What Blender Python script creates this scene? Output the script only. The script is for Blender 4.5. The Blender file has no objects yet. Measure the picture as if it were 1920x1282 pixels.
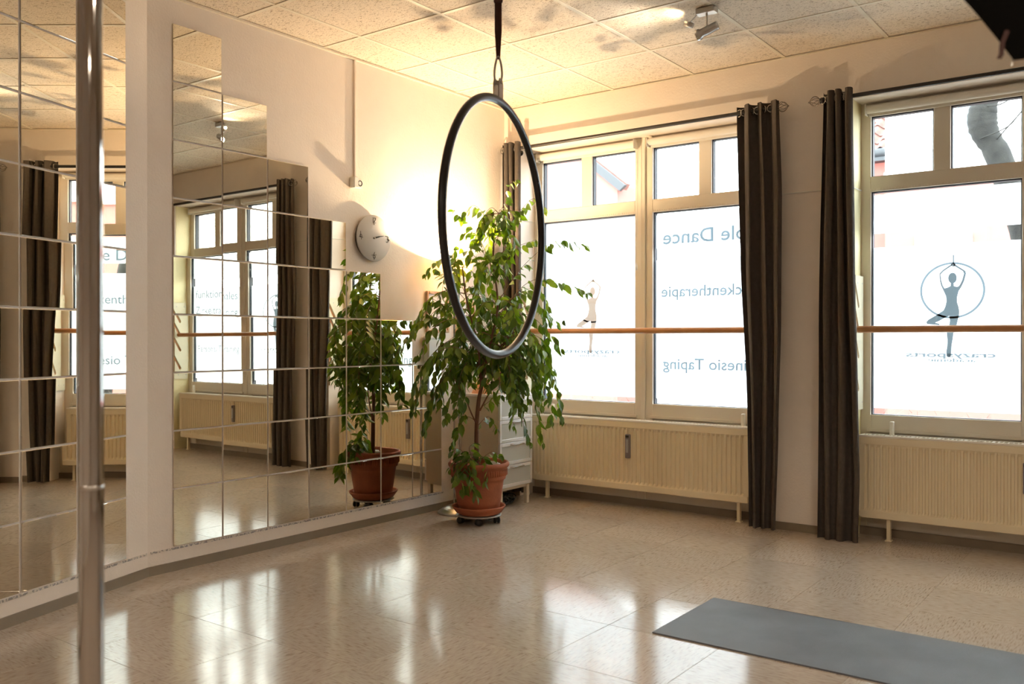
import bpy, math, random
from mathutils import Vector, Matrix
random.seed(7)
SC = bpy.context.scene
COL = SC.collection
PI = math.pi

# ---------------------------------------------------------------- camera, world, exposure
YAW = math.radians(36.647); PITCH = math.radians(-0.204)
CAMZ = 1.2171
cam_d = bpy.data.cameras.new('camera'); cam = bpy.data.objects.new('camera', cam_d); COL.objects.link(cam)
cam.location = (0, 0, CAMZ)
cam.rotation_euler = (PI/2 + PITCH, math.radians(-0.046)*0, YAW)
cam_d.sensor_width = 36.0; cam_d.lens = 36.0*1679.2/1920.0
cam_d.clip_start = 0.05; cam_d.clip_end = 200
cam_d.dof.use_dof = True; cam_d.dof.focus_distance = 5.4; cam_d.dof.aperture_fstop = 3.4
SC.camera = cam

world = bpy.data.worlds.new('overcast_sky'); SC.world = world; world.use_nodes = True
wn = world.node_tree.nodes; wl = world.node_tree.links
wn['Background'].inputs[0].default_value = (0.90, 0.95, 1.0, 1)
wn['Background'].inputs[1].default_value = 12.5

vs = SC.view_settings
vs.view_transform = 'Standard'; vs.look = 'None'; vs.gamma = 1.0; vs.use_curve_mapping = False
vs.exposure = 0.50
SC.display_settings.display_device = 'sRGB'
SC.cycles.max_bounces = 12; SC.cycles.diffuse_bounces = 6; SC.cycles.glossy_bounces = 6
SC.cycles.transmission_bounces = 8; SC.cycles.transparent_max_bounces = 12
SC.cycles.sample_clamp_indirect = 6.0; SC.cycles.blur_glossy = 0.5
SC.cycles.caustics_reflective = False; SC.cycles.caustics_refractive = False
SC.cycles.use_denoising = True

LAMP_W = 98.0      # corner floor lamp
FILL_W = 75.0       # each unseen ceiling spot added as fill light

XL = -4.227; YW = 5.616; HC = 3.008
XR = 3.6; YB = -2.6

# ---------------------------------------------------------------- materials
def new_mat(name):
    m = bpy.data.materials.new(name); m.use_nodes = True
    return m, m.node_tree.nodes, m.node_tree.links, m.node_tree.nodes['Principled BSDF']
def pbr(name, col, rough=0.5, metal=0.0, spec=None, bump=0.0, bscale=60, var=0.0, coat=0.0, coords='Object'):
    m, n, l, b = new_mat(name)
    b.inputs['Base Color'].default_value = (*col, 1); b.inputs['Roughness'].default_value = rough
    b.inputs['Metallic'].default_value = metal
    if spec is not None: b.inputs['Specular IOR Level'].default_value = spec
    if coat: b.inputs['Coat Weight'].default_value = coat
    if bump or var:
        tc = n.new('ShaderNodeTexCoord')
        nz = n.new('ShaderNodeTexNoise'); nz.inputs['Scale'].default_value = bscale; nz.inputs['Detail'].default_value = 4
        l.new(tc.outputs[coords], nz.inputs['Vector'])
        if bump:
            bp = n.new('ShaderNodeBump'); bp.inputs['Strength'].default_value = bump; bp.inputs['Distance'].default_value = 0.004
            l.new(nz.outputs['Fac'], bp.inputs['Height']); l.new(bp.outputs['Normal'], b.inputs['Normal'])
        if var:
            nv = n.new('ShaderNodeTexNoise'); nv.inputs['Scale'].default_value = bscale*0.12; nv.inputs['Detail'].default_value = 3
            l.new(tc.outputs[coords], nv.inputs['Vector'])
            mr = n.new('ShaderNodeMapRange'); mr.inputs[1].default_value = 0.3; mr.inputs[2].default_value = 0.7
            mr.inputs[3].default_value = 1-var; mr.inputs[4].default_value = 1+var
            l.new(nv.outputs['Fac'], mr.inputs[0])
            hs = n.new('ShaderNodeHueSaturation'); hs.inputs['Color'].default_value = (*col, 1)
            l.new(mr.outputs[0], hs.inputs['Value']); l.new(hs.outputs[0], b.inputs['Base Color'])
    return m

M = {}
M['wall'] = pbr('wall_paint', (0.80, 0.725, 0.65), 0.75, bump=0.35, bscale=90, var=0.015)
M['wall_yellow'] = pbr('reveal_paint', (0.80, 0.72, 0.44), 0.7, bump=0.3, bscale=80, var=0.03)
M['base'] = pbr('skirting_vinyl', (0.22, 0.175, 0.12), 0.45, bump=0.1, var=0.06)
M['frame'] = pbr('window_frame_pvc', (0.74, 0.68, 0.58), 0.38, bump=0.05, bscale=40)
M['gasket'] = pbr('rubber_gasket', (0.02, 0.025, 0.035), 0.6)
M['rad'] = pbr('radiator_enamel', (0.80, 0.70, 0.50), 0.32, bump=0.03)
M['rad_grille'] = pbr('radiator_grille_enamel', (0.85, 0.81, 0.72), 0.35)
M['chrome'] = pbr('chrome', (0.46, 0.44, 0.42), 0.05, 1.0)
M['steel'] = pbr('brushed_steel', (0.50, 0.48, 0.45), 0.28, 1.0)
M['dark_metal'] = pbr('black_powder_metal', (0.018, 0.015, 0.013), 0.4)
M['wire'] = pbr('bronze_wire', (0.25, 0.21, 0.17), 0.3, 1.0)
M['hoop'] = pbr('black_hoop_tape', (0.012, 0.012, 0.014), 0.28, bump=0.1, bscale=200)
M['strap'] = pbr('brown_webbing', (0.045, 0.014, 0.010), 0.8, bump=0.5, bscale=400)
M['curtain'] = pbr('taupe_curtain_cloth', (0.070, 0.056, 0.045), 0.9, bump=0.3, bscale=350, var=0.10)
M['wood'] = pbr('beech_dowel', (0.50, 0.24, 0.10), 0.35, bump=0.05, var=0.12)
M['board'] = pbr('pale_plywood', (0.74, 0.68, 0.50), 0.5, var=0.04)
M['terracotta'] = pbr('terracotta', (0.36, 0.105, 0.045), 0.75, bump=0.35, bscale=80, var=0.18)
M['soil'] = pbr('soil', (0.03, 0.018, 0.01), 0.95, bump=1, bscale=60)
M['stone'] = pbr('pale_stone', (0.50, 0.40, 0.28), 0.8, bump=0.4, bscale=30, var=0.1)
M['black_plastic'] = pbr('black_plastic', (0.015, 0.015, 0.016), 0.45)
M['grey_metal'] = pbr('galvanised', (0.45, 0.46, 0.46), 0.4, 0.6)
M['white_plastic'] = pbr('white_plastic', (0.78, 0.76, 0.70), 0.4)
M['meter'] = pbr('grey_meter_plastic', (0.22, 0.19, 0.20), 0.4)
M['clock_face'] = pbr('silver_clock_face', (0.56, 0.55, 0.54), 0.6)
M['ink'] = pbr('dark_ink', (0.02, 0.018, 0.015), 0.5)
M['cab'] = pbr('cream_melamine', (0.66, 0.58, 0.46), 0.45)
M['cab_white'] = pbr('white_alu_frame', (0.80, 0.80, 0.79), 0.3, 0.2)
M['cab_glass'] = pbr('frosted_drawer_glass', (0.50, 0.50, 0.45), 0.22)
M['frame_wood'] = pbr('ornate_frame_gilt', (0.48, 0.30, 0.18), 0.45, bump=1.0, bscale=120, var=0.3)
M['paper'] = pbr('white_paper', (0.82, 0.80, 0.76), 0.7)
M['orange_cloth'] = pbr('peach_cloth', (0.75, 0.36, 0.20), 0.8, bump=0.6, bscale=40)
M['brown_wicker'] = pbr('brown_wicker', (0.16, 0.08, 0.045), 0.7, bump=1.0, bscale=90, var=0.3)
M['bark'] = pbr('ficus_bark', (0.17, 0.075, 0.042), 0.75, bump=0.6, bscale=120, var=0.2)
M['umbrella'] = pbr('black_nylon', (0.003, 0.003, 0.003), 0.7, spec=0.08)
M['blind'] = pbr('blind_fabric', (0.78, 0.74, 0.66), 0.6)
M['seam'] = pbr('floor_seam', (0.62, 0.56, 0.48), 0.35)
M['gap'] = pbr('tile_edge_grey', (0.40, 0.37, 0.34), 0.4)
M['grid'] = pbr('ceiling_grid_enamel', (0.72, 0.66, 0.54), 0.5)
M['plaster_white'] = pbr('white_render', (0.86, 0.85, 0.83), 0.9, bump=0.2)
M['plaster_pink'] = pbr('pink_render', (0.30, 0.098, 0.080), 0.9, bump=0.2, var=0.05)
M['roof'] = pbr('red_roof_tile', (0.15, 0.066, 0.052), 0.8, var=0.25, bscale=30)
M['gutter'] = pbr('zinc_gutter', (0.018, 0.022, 0.026), 0.5)
M['asphalt'] = pbr('pavement', (0.22, 0.21, 0.20), 0.9, bump=0.4, var=0.2, bscale=20)
M['hedge'] = pbr('winter_hedge_twigs', (0.12, 0.085, 0.065), 0.9, var=0.4, bscale=60)
M['tree_bark'] = pbr('mossy_tree_bark', (0.0065, 0.0065, 0.005), 0.95, bump=1.0, bscale=110, var=0.7)
M['far_glass'] = pbr('far_window_glass', (0.10, 0.15, 0.18), 0.15)

def mirror_mat():
    m, n, l, b = new_mat('mirror_silvering')
    b.inputs['Base Color'].default_value = (0.87, 0.83, 0.72, 1); b.inputs['Metallic'].default_value = 1; b.inputs['Roughness'].default_value = 0.0
    return m
M['mirror'] = mirror_mat()
def glass_mat():
    m = bpy.data.materials.new('window_glass'); m.use_nodes = True; n = m.node_tree.nodes; l = m.node_tree.links; n.clear()
    o = n.new('ShaderNodeOutputMaterial'); t = n.new('ShaderNodeBsdfTransparent'); t.inputs[0].default_value = (0.95, 0.98, 0.97, 1)
    g = n.new('ShaderNodeBsdfGlossy'); g.inputs['Roughness'].default_value = 0.0; f = n.new('ShaderNodeFresnel'); f.inputs[0].default_value = 1.5
    ge = n.new('ShaderNodeNewGeometry'); iv = n.new('ShaderNodeMath'); iv.operation = 'SUBTRACT'; iv.inputs[0].default_value = 1.0; l.new(ge.outputs['Backfacing'], iv.inputs[1])
    mu = n.new('ShaderNodeMath'); mu.operation = 'MULTIPLY'; l.new(iv.outputs[0], mu.inputs[0]); l.new(f.outputs[0], mu.inputs[1])
    mx = n.new('ShaderNodeMixShader'); l.new(mu.outputs[0], mx.inputs[0]); l.new(t.outputs[0], mx.inputs[1]); l.new(g.outputs[0], mx.inputs[2]); l.new(mx.outputs[0], o.inputs[0])
    return m
M['glass'] = glass_mat()
def translucent(name, col, tr, diff=(0.8, 0.8, 0.8), mixf=0.75, clear=0.0):
    m = bpy.data.materials.new(name); m.use_nodes = True; n = m.node_tree.nodes; l = m.node_tree.links; n.clear()
    o = n.new('ShaderNodeOutputMaterial'); t = n.new('ShaderNodeBsdfTranslucent'); t.inputs[0].default_value = (*[c*tr for c in col], 1)
    d = n.new('ShaderNodeBsdfDiffuse'); d.inputs[0].default_value = (*diff, 1)
    mx = n.new('ShaderNodeMixShader'); mx.inputs[0].default_value = mixf
    l.new(d.outputs[0], mx.inputs[1]); l.new(t.outputs[0], mx.inputs[2])
    last = mx
    if clear:
        c = n.new('ShaderNodeBsdfTransparent'); m2 = n.new('ShaderNodeMixShader'); m2.inputs[0].default_value = clear
        l.new(mx.outputs[0], m2.inputs[1]); l.new(c.outputs[0], m2.inputs[2]); last = m2
    l.new(last.outputs[0], o.inputs[0])
    return m
M['film'] = translucent('frosted_film', (0.93, 0.98, 1.0), 0.95, (0.8, 0.8, 0.8), 0.88)
M['letter'] = translucent('pale_blue_lettering', (0.62, 0.80, 0.92), 0.155, (0.45, 0.55, 0.62), 0.85)
M['logo_dark'] = translucent('slate_logo_film', (0.26, 0.31, 0.34), 0.30, (0.14, 0.16, 0.17), 0.85)
M['logo_lamplit'] = translucent('lamplit_logo_film', (0.72, 0.55, 0.44), 0.34, (0.55, 0.36, 0.26), 0.7)  # peach lamp light on the logo, put into the film colour
M['ring'] = translucent('blue_grey_ring_film', (0.55, 0.68, 0.76), 0.20, (0.3, 0.36, 0.40), 0.85)
M['lamp_glass'] = translucent('opal_lamp_glass', (1.0, 0.80, 0.55), 1.0, (0.8, 0.7, 0.55), 0.75)

def leaf_mat():
    m = bpy.data.materials.new('ficus_leaf'); m.use_nodes = True; n = m.node_tree.nodes; l = m.node_tree.links
    b = n['Principled BSDF']; o = n['Material Output']
    oi = n.new('ShaderNodeObjectInfo'); geo = n.new('ShaderNodeNewGeometry')
    ad = n.new('ShaderNodeMath'); ad.operation = 'ADD'; l.new(oi.outputs['Random'], ad.inputs[0]); l.new(geo.outputs['Random Per Island'], ad.inputs[1])
    fr = n.new('ShaderNodeMath'); fr.operation = 'FRACT'; l.new(ad.outputs[0], fr.inputs[0])
    cr = n.new('ShaderNodeValToRGB'); cr.color_ramp.elements[0].color = (0.050, 0.105, 0.010, 1); cr.color_ramp.elements[1].color = (0.22, 0.29, 0.04, 1)
    e = cr.color_ramp.elements.new(0.6); e.color = (0.105, 0.18, 0.018, 1)
    l.new(fr.outputs[0], cr.inputs[0]); l.new(cr.outputs[0], b.inputs['Base Color'])
    b.inputs['Roughness'].default_value = 0.32
    t = n.new('ShaderNodeBsdfTranslucent'); hs = n.new('ShaderNodeHueSaturation'); hs.inputs['Value'].default_value = 1.6; hs.inputs['Saturation'].default_value = 1.1
    l.new(cr.outputs[0], hs.inputs['Color']); l.new(hs.outputs[0], t.inputs[0])
    mx = n.new('ShaderNodeMixShader'); mx.inputs[0].default_value = 0.30
    l.new(b.outputs[0], mx.inputs[1]); l.new(t.outputs[0], mx.inputs[2]); l.new(mx.outputs[0], o.inputs[0])
    return m
M['leaf'] = leaf_mat()

def floor_mat():
    m, n, l, b = new_mat('streaked_vinyl_tile')
    tc = n.new('ShaderNodeTexCoord'); oi = n.new('ShaderNodeObjectInfo')
    add = n.new('ShaderNodeVectorMath'); add.operation = 'ADD'
    sc = n.new('ShaderNodeVectorMath'); sc.operation = 'SCALE'; sc.inputs['Scale'].default_value = 37.0
    cb = n.new('ShaderNodeCombineXYZ'); l.new(oi.outputs['Random'], cb.inputs[0]); l.new(oi.outputs['Random'], cb.inputs[1])
    l.new(cb.outputs[0], sc.inputs[0]); l.new(tc.outputs['Object'], add.inputs[0]); l.new(sc.outputs[0], add.inputs[1])
    mp = n.new('ShaderNodeMapping'); mp.inputs['Scale'].default_value = (1.0, 7.0, 1.0); l.new(add.outputs[0], mp.inputs[0])
    dark = n.new('ShaderNodeTexNoise'); dark.inputs['Scale'].default_value = 22; dark.inputs['Detail'].default_value = 3; l.new(mp.outputs[0], dark.inputs['Vector'])
    r1 = n.new('ShaderNodeValToRGB'); r1.color_ramp.elements[0].position = 0.27; r1.color_ramp.elements[0].color = (0.27, 0.205, 0.155, 1)
    r1.color_ramp.elements[1].position = 0.44; r1.color_ramp.elements[1].color = (0.52, 0.435, 0.355, 1)
    e = r1.color_ramp.elements.new(0.75); e.color = (0.61, 0.53, 0.45, 1)
    l.new(dark.outputs['Fac'], r1.inputs[0])
    big = n.new('ShaderNodeTexNoise'); big.inputs['Scale'].default_value = 3; l.new(add.outputs[0], big.inputs['Vector'])
    mr = n.new('ShaderNodeMapRange'); mr.inputs[3].default_value = 0.94; mr.inputs[4].default_value = 1.06; l.new(big.outputs['Fac'], mr.inputs[0])
    mul = n.new('ShaderNodeMath'); mul.operation = 'MULTIPLY'
    mr2 = n.new('ShaderNodeMapRange'); mr2.inputs[3].default_value = 0.96; mr2.inputs[4].default_value = 1.03; l.new(oi.outputs['Random'], mr2.inputs[0])
    l.new(mr.outputs[0], mul.inputs[0]); l.new(mr2.outputs[0], mul.inputs[1])
    hs = n.new('ShaderNodeHueSaturation'); l.new(r1.outputs[0], hs.inputs['Color']); l.new(mul.outputs[0], hs.inputs['Value'])
    l.new(hs.outputs[0], b.inputs['Base Color'])
    nb = n.new('ShaderNodeTexNoise'); nb.inputs['Scale'].default_value = 9; nb.inputs['Detail'].default_value = 6; l.new(mp.outputs[0], nb.inputs['Vector'])
    bp = n.new('ShaderNodeBump'); bp.inputs['Strength'].default_value = 0.07; bp.inputs['Distance'].default_value = 0.004
    l.new(nb.outputs['Fac'], bp.inputs['Height']); l.new(bp.outputs[0], b.inputs['Normal'])
    rr = n.new('ShaderNodeMapRange'); rr.inputs[3].default_value = 0.085; rr.inputs[4].default_value = 0.16; l.new(big.outputs['Fac'], rr.inputs[0])
    l.new(rr.outputs[0], b.inputs['Roughness']); b.inputs['IOR'].default_value = 1.78
    return m
M['floor'] = floor_mat()

def ceil_mat():
    m, n, l, b = new_mat('fissured_mineral_tile')
    tc = n.new('ShaderNodeTexCoord'); oi = n.new('ShaderNodeObjectInfo')
    cb = n.new('ShaderNodeCombineXYZ'); l.new(oi.outputs['Random'], cb.inputs[0]); l.new(oi.outputs['Random'], cb.inputs[2])
    sc = n.new('ShaderNodeVectorMath'); sc.operation = 'SCALE'; sc.inputs['Scale'].default_value = 23.0; l.new(cb.outputs[0], sc.inputs[0])
    add = n.new('ShaderNodeVectorMath'); add.operation = 'ADD'; l.new(tc.outputs['Object'], add.inputs[0]); l.new(sc.outputs[0], add.inputs[1])
    mp = n.new('ShaderNodeMapping'); mp.inputs['Scale'].default_value = (1.0, 2.4, 1.0); l.new(add.outputs[0], mp.inputs[0])
    nz = n.new('ShaderNodeTexNoise'); nz.inputs['Scale'].default_value = 62; nz.inputs['Detail'].default_value = 2; nz.inputs['Distortion'].default_value = 1.2
    l.new(mp.outputs[0], nz.inputs['Vector'])
    r = n.new('ShaderNodeValToRGB'); r.color_ramp.elements[0].position = 0.36; r.color_ramp.elements[0].color = (0.34, 0.26, 0.18, 1)
    r.color_ramp.elements[1].position = 0.425; r.color_ramp.elements[1].color = (0.74, 0.645, 0.525, 1)
    l.new(nz.outputs['Fac'], r.inputs[0]); l.new(r.outputs[0], b.inputs['Base Color'])
    bp = n.new('ShaderNodeBump'); bp.inputs['Strength'].default_value = 0.7; bp.inputs['Distance'].default_value = 0.004
    l.new(nz.outputs['Fac'], bp.inputs['Height']); l.new(bp.outputs[0], b.inputs['Normal'])
    b.inputs['Roughness'].default_value = 0.9
    return m
M['ceil'] = ceil_mat()

def mat_mat():
    m, n, l, b = new_mat('grey_foam_mat')
    tc = n.new('ShaderNodeTexCoord'); w = n.new('ShaderNodeTexWave'); w.inputs['Scale'].default_value = 60; w.wave_type = 'BANDS'; w.bands_direction = 'X'
    w2 = n.new('ShaderNodeTexWave'); w2.inputs['Scale'].default_value = 60; w2.bands_direction = 'Y'
    l.new(tc.outputs['Object'], w.inputs[0]); l.new(tc.outputs['Object'], w2.inputs[0])
    mm = n.new('ShaderNodeMath'); mm.operation = 'MULTIPLY'; l.new(w.outputs['Fac'], mm.inputs[0]); l.new(w2.outputs['Fac'], mm.inputs[1])
    bp = n.new('ShaderNodeBump'); bp.inputs['Strength'].default_value = 0.5; bp.inputs['Distance'].default_value = 0.002; l.new(mm.outputs[0], bp.inputs['Height']); l.new(bp.outputs[0], b.inputs['Normal'])
    nz = n.new('ShaderNodeTexNoise'); nz.inputs['Scale'].default_value = 4; nz.inputs['Detail'].default_value = 6; l.new(tc.outputs['Object'], nz.inputs[0])
    r = n.new('ShaderNodeValToRGB'); r.color_ramp.elements[0].color = (0.095, 0.100, 0.110, 1); r.color_ramp.elements[0].position = 0.3
    r.color_ramp.elements[1].color = (0.140, 0.150, 0.168, 1); r.color_ramp.elements[1].position = 0.7
    l.new(nz.outputs['Fac'], r.inputs[0]); l.new(r.outputs[0], b.inputs['Base Color']); b.inputs['Roughness'].default_value = 0.5
    return m
M['yoga'] = mat_mat()

def residue_mat():
    m, n, l, b = new_mat('glue_bead_residue')
    tc = n.new('ShaderNodeTexCoord'); nz = n.new('ShaderNodeTexNoise'); nz.inputs['Scale'].default_value = 90; l.new(tc.outputs['Object'], nz.inputs[0])
    r = n.new('ShaderNodeValToRGB'); r.color_ramp.elements[0].position = 0.47; r.color_ramp.elements[0].color = (0.30, 0.28, 0.27, 1)
    r.color_ramp.elements[1].position = 0.53; r.color_ramp.elements[1].color = (0.70, 0.64, 0.56, 1)
    l.new(nz.outputs['Fac'], r.inputs[0]); l.new(r.outputs[0], b.inputs['Base Color']); b.inputs['Roughness'].default_value = 0.6
    return m
M['residue'] = residue_mat()

def emit(name, col, s):
    m = bpy.data.materials.new(name); m.use_nodes = True; n = m.node_tree.nodes; l = m.node_tree.links; n.clear()
    o = n.new('ShaderNodeOutputMaterial'); e = n.new('ShaderNodeEmission'); e.inputs[0].default_value = (*col, 1); e.inputs[1].default_value = s; l.new(e.outputs[0], o.inputs[0])
    return m
M['bulb'] = emit('halogen_bulb', (1.0, 0.85, 0.6), 45.0)

# ---------------------------------------------------------------- mesh builder
class MB:
    def __init__(s): s.v = []; s.f = []; s.sm = []
    def add(s, vs, fs, smooth=False):
        o = len(s.v); s.v += [tuple(p) for p in vs]
        for f in fs: s.f.append(tuple(i+o for i in f)); s.sm.append(smooth)
        return s
    def box(s, x0, x1, y0, y1, z0, z1, b=0.0):
        if x0 > x1: x0, x1 = x1, x0
        if y0 > y1: y0, y1 = y1, y0
        if z0 > z1: z0, z1 = z1, z0
        b = min(b, (x1-x0)*.45, (y1-y0)*.45, (z1-z0)*.45)
        if b <= 0:
            vs = [(x, y, z) for z in (z0, z1) for x, y in ((x0, y0), (x1, y0), (x1, y1), (x0, y1))]
            return s.add(vs, [(3, 2, 1, 0), (4, 5, 6, 7), (0, 1, 5, 4), (1, 2, 6, 5), (2, 3, 7, 6), (3, 0, 4, 7)])
        ring = lambda a, z: [(x0+a+b, y0+a, z), (x1-a-b, y0+a, z), (x1-a, y0+a+b, z), (x1-a, y1-a-b, z), (x1-a-b, y1-a, z), (x0+a+b, y1-a, z), (x0+a, y1-a-b, z), (x0+a, y0+a+b, z)]
        vs = ring(b*.5, z0) + ring(0, z0+b) + ring(0, z1-b) + ring(b*.5, z1)
        fs = [tuple(range(7, -1, -1)), tuple(range(24, 32))]
        for k in range(3):
            for i in range(8): j = (i+1) % 8; fs.append((k*8+i, k*8+j, k*8+8+j, k*8+8+i))
        return s.add(vs, fs)
    def obox(s, c, ax, ay, az, hx, hy, hz):
        c = Vector(c); ax = Vector(ax).normalized()*hx; ay = Vector(ay).normalized()*hy; az = Vector(az).normalized()*hz
        vs = [c + ax*i + ay*j + az*k for k in (-1, 1) for i, j in ((-1, -1), (1, -1), (1, 1), (-1, 1))]
        return s.add(vs, [(3, 2, 1, 0), (4, 5, 6, 7), (0, 1, 5, 4), (1, 2, 6, 5), (2, 3, 7, 6), (3, 0, 4, 7)])
    def tube(s, pts, r, n=12, closed=False, caps=True):
        P = [Vector(p) for p in pts]; m = len(P)
        rs = r if isinstance(r, (list, tuple)) else [r]*m
        ref = None; rings = []
        for i in range(m):
            if closed: t = P[(i+1) % m]-P[i-1]
            else: t = P[min(i+1, m-1)]-P[max(i-1, 0)]
            t.normalize()
            if ref is None:
                ref = Vector((0, 0, 1)) if abs(t.z) < .9 else Vector((1, 0, 0))
                ref = (ref - t*ref.dot(t)).normalized()
            else: ref = (ref - t*ref.dot(t)).normalized()
            b = t.cross(ref)
            rings.append([P[i] + (ref*math.cos(2*PI*k/n) + b*math.sin(2*PI*k/n))*rs[i] for k in range(n)])
        vs = [p for R in rings for p in R]; fs = []
        for i in range(m if closed else m-1):
            j = (i+1) % m
            for k in range(n): k2 = (k+1) % n; fs.append((i*n+k, i*n+k2, j*n+k2, j*n+k))
        s.add(vs, fs, True)
        if caps and not closed:
            s.add(rings[0], [tuple(range(n-1, -1, -1))]); s.add(rings[-1], [tuple(range(n))])
        return s
    def lathe(s, prof, c=(0, 0, 0), n=40, axis=(0, 0, 1), closed=False):
        a = Vector(axis).normalized(); e = Vector((1, 0, 0)) if abs(a.x) < .9 else Vector((0, 1, 0))
        u = (e - a*e.dot(a)).normalized(); w = a.cross(u); c = Vector(c)
        vs = []; fs = []
        for r, h in prof:
            for k in range(n): vs.append(c + a*h + (u*math.cos(2*PI*k/n) + w*math.sin(2*PI*k/n))*max(r, 1e-5))
        m = len(prof)
        for i in range(m if closed else m-1):
            j = (i+1) % m
            for k in range(n): k2 = (k+1) % n; fs.append((i*n+k, i*n+k2, j*n+k2, j*n+k))
        return s.add(vs, fs, True)
    def prism(s, poly, mapf, d0, d1):
        n = len(poly); vs = [mapf(p, d0) for p in poly] + [mapf(p, d1) for p in poly]
        fs = [tuple(range(n-1, -1, -1)), tuple(range(n, 2*n))] + [(i, (i+1) % n, n+(i+1) % n, n+i) for i in range(n)]
        return s.add(vs, fs)
    def grid(s, fn, nu, nv, smooth=True):
        vs = [fn(i/nu, j/nv) for j in range(nv+1) for i in range(nu+1)]
        fs = [(j*(nu+1)+i, j*(nu+1)+i+1, (j+1)*(nu+1)+i+1, (j+1)*(nu+1)+i) for j in range(nv) for i in range(nu)]
        return s.add(vs, fs, smooth)
    def mesh(s, name, m, org=(0, 0, 0)):
        me = bpy.data.meshes.new(name); o = Vector(org)
        me.from_pydata([tuple(Vector(p)-o) for p in s.v], [], s.f)
        me.polygons.foreach_set('use_smooth', s.sm); me.materials.append(M[m] if isinstance(m, str) else m); me.update()
        return me

def root_of(o):
    p = Vector((0, 0, 0))
    while o is not None: p = p + o.location; o = o.parent
    return p
def obj(name, mb, m, parent=None, **props):
    me = mb.mesh(name, m, root_of(parent) if parent else (0, 0, 0))
    o = bpy.data.objects.new(name, me); COL.objects.link(o)
    if parent: o.parent = parent
    for k, v in props.items(): o[k] = v
    return o
def thing(name, label, cat, loc=(0, 0, 0), group=None):
    o = bpy.data.objects.new(name, None); o.empty_display_size = 0.05; COL.objects.link(o); o.location = loc
    o['label'] = label; o['category'] = cat
    if group: o['group'] = group
    return o
def single(name, mb, m, label, cat, loc=(0, 0, 0), group=None):
    me = mb.mesh(name, m, loc); o = bpy.data.objects.new(name, me); COL.objects.link(o); o.location = loc
    o['label'] = label; o['category'] = cat
    if group: o['group'] = group
    return o
def struct(name, mb=None, m=None, label=None):
    if mb is None:
        o = bpy.data.objects.new(name, None); COL.objects.link(o)
    else: o = obj(name, mb, m)
    o['kind'] = 'structure'
    if label: o['label'] = label
    return o
def inst(name, me, parent, loc, rot=None):
    o = bpy.data.objects.new(name, me); COL.objects.link(o); o.parent = parent; o.location = Vector(loc)-root_of(parent)
    if rot is not None: o.rotation_euler = rot
    return o

# ================================================================ FLOOR
fl = struct('floor', MB().box(XL-.4, XR+.1, YB-.1, YW+.36, -.12, -.0022), 'seam', 'beige streaked vinyl tiles worn glossy across the whole room')
TP = 0.497
tm = MB().box(-TP/2+.0010, TP/2-.0010, -TP/2+.0010, TP/2-.0010, -.0035, 0, .0005).mesh('floor_tile', 'floor')
for i in range(-4, 12):
    for j in range(-13, 5):
        cx = -2.44 + (i+.5)*TP; cy = 3.80 + (j+.5)*TP
        if cy > YW+.3 or cx > XR: continue
        if cx < XL-.3: continue
        inst('floor_tile', tm, fl, (cx, cy, 0), (0, 0, PI/2*((i+j) % 2)))

# ================================================================ WALLS
TH = math.radians(18.35)          # the near part of the left wall bends inward
def wall1(s, z, off=0.0):         # s metres from the bend towards the camera; off = out of the wall
    return (XL + s*math.sin(TH) + off*math.cos(TH), 2.56 - s*math.cos(TH) + off*math.sin(TH), z)
H1 = HC + .25
struct('wall_left', MB().box(XL-.2, XL, 2.56, YW+.4, -.1, H1), 'wall', 'cream plastered wall carrying the stepped mirror tiles and the clock')
S1 = 5.6
w1 = MB(); P = [(0, 0), (S1, 0), (S1, -.2), (0, -.2)]
w1.prism(P, lambda p, z: wall1(p[0], z, p[1]), -.1, H1)
struct('wall_front_left', w1, 'wall', 'cream plastered wall bending towards the camera behind the chrome pole')
struct('wall_right', MB().box(XR, XR+.2, YB-.2, YW+.4, -.1, H1), 'wall')
struct('wall_front', MB().box(XL-1, XR+.2, YB-.2, YB, -.1, H1), 'wall')
W1a, W1b, W2a, W2b = -4.10, -2.155, -1.60, 0.325
TOPZ = 2.68; DEPTH = .36
wb = MB()
for a, b in ((XL-.2, W1a), (W1b, W2a), (W2b, XR+.2)): wb.box(a, b, YW, YW+DEPTH, -.1, H1)
for a, b in ((W1a, W1b), (W2a, W2b)): wb.box(a, b, YW, YW+DEPTH, TOPZ, H1)
struct('wall_back', wb, 'wall', 'cream plastered wall with two deep shop windows and a pillar between')
ry = MB()
for a, s in ((W2a, 1), (W2b, -1)): ry.box(a, a+s*.004, YW+.012, YW+.194, .0, TOPZ)
struct('trim_1', ry, 'wall_yellow', 'pale yellow painted window reveals beside the right hand window')
# skirting
struct('baseboard_left', MB().box(XL, XL+.008, 2.56, YW, 0, .048), 'base')
b1 = MB(); b1.prism([(0, 0), (S1, 0), (S1, .008), (0, .008)], lambda p, z: wall1(p[0], z, p[1]), 0, .048)
struct('baseboard_front_left', b1, 'base')
bb = MB()
for a, b in ((XL, W1a), (W1b, W2a), (W2b, XR)): bb.box(a, b, YW-.008, YW, 0, .05)
for a, b in ((W1a, W1b), (W2a, W2b)): bb.box(a, b, YW+.17, YW+.18, 0, .05)
struct('baseboard_back', bb, 'base')
# thin edge strip under the ceiling on the left and back walls
tr = MB().box(XL, XL+.018, 2.56, YW, HC-.014, HC-.002).box(XL, XR, YW-.012, YW, HC-.008, HC-.001)
tr.prism([(0, 0), (S1, 0), (S1, .018), (0, .018)], lambda p, z: wall1(p[0], z, p[1]), HC-.014, HC-.002)
struct('trim_2', tr, 'grid', 'narrow ceiling edge angle along the walls')
struct('trim_3', MB().box(XL+.0, XL+.035, YW-.035, YW, 0.9, HC-.014), 'wall', 'white pipe casing in the corner behind the curtain')
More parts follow.
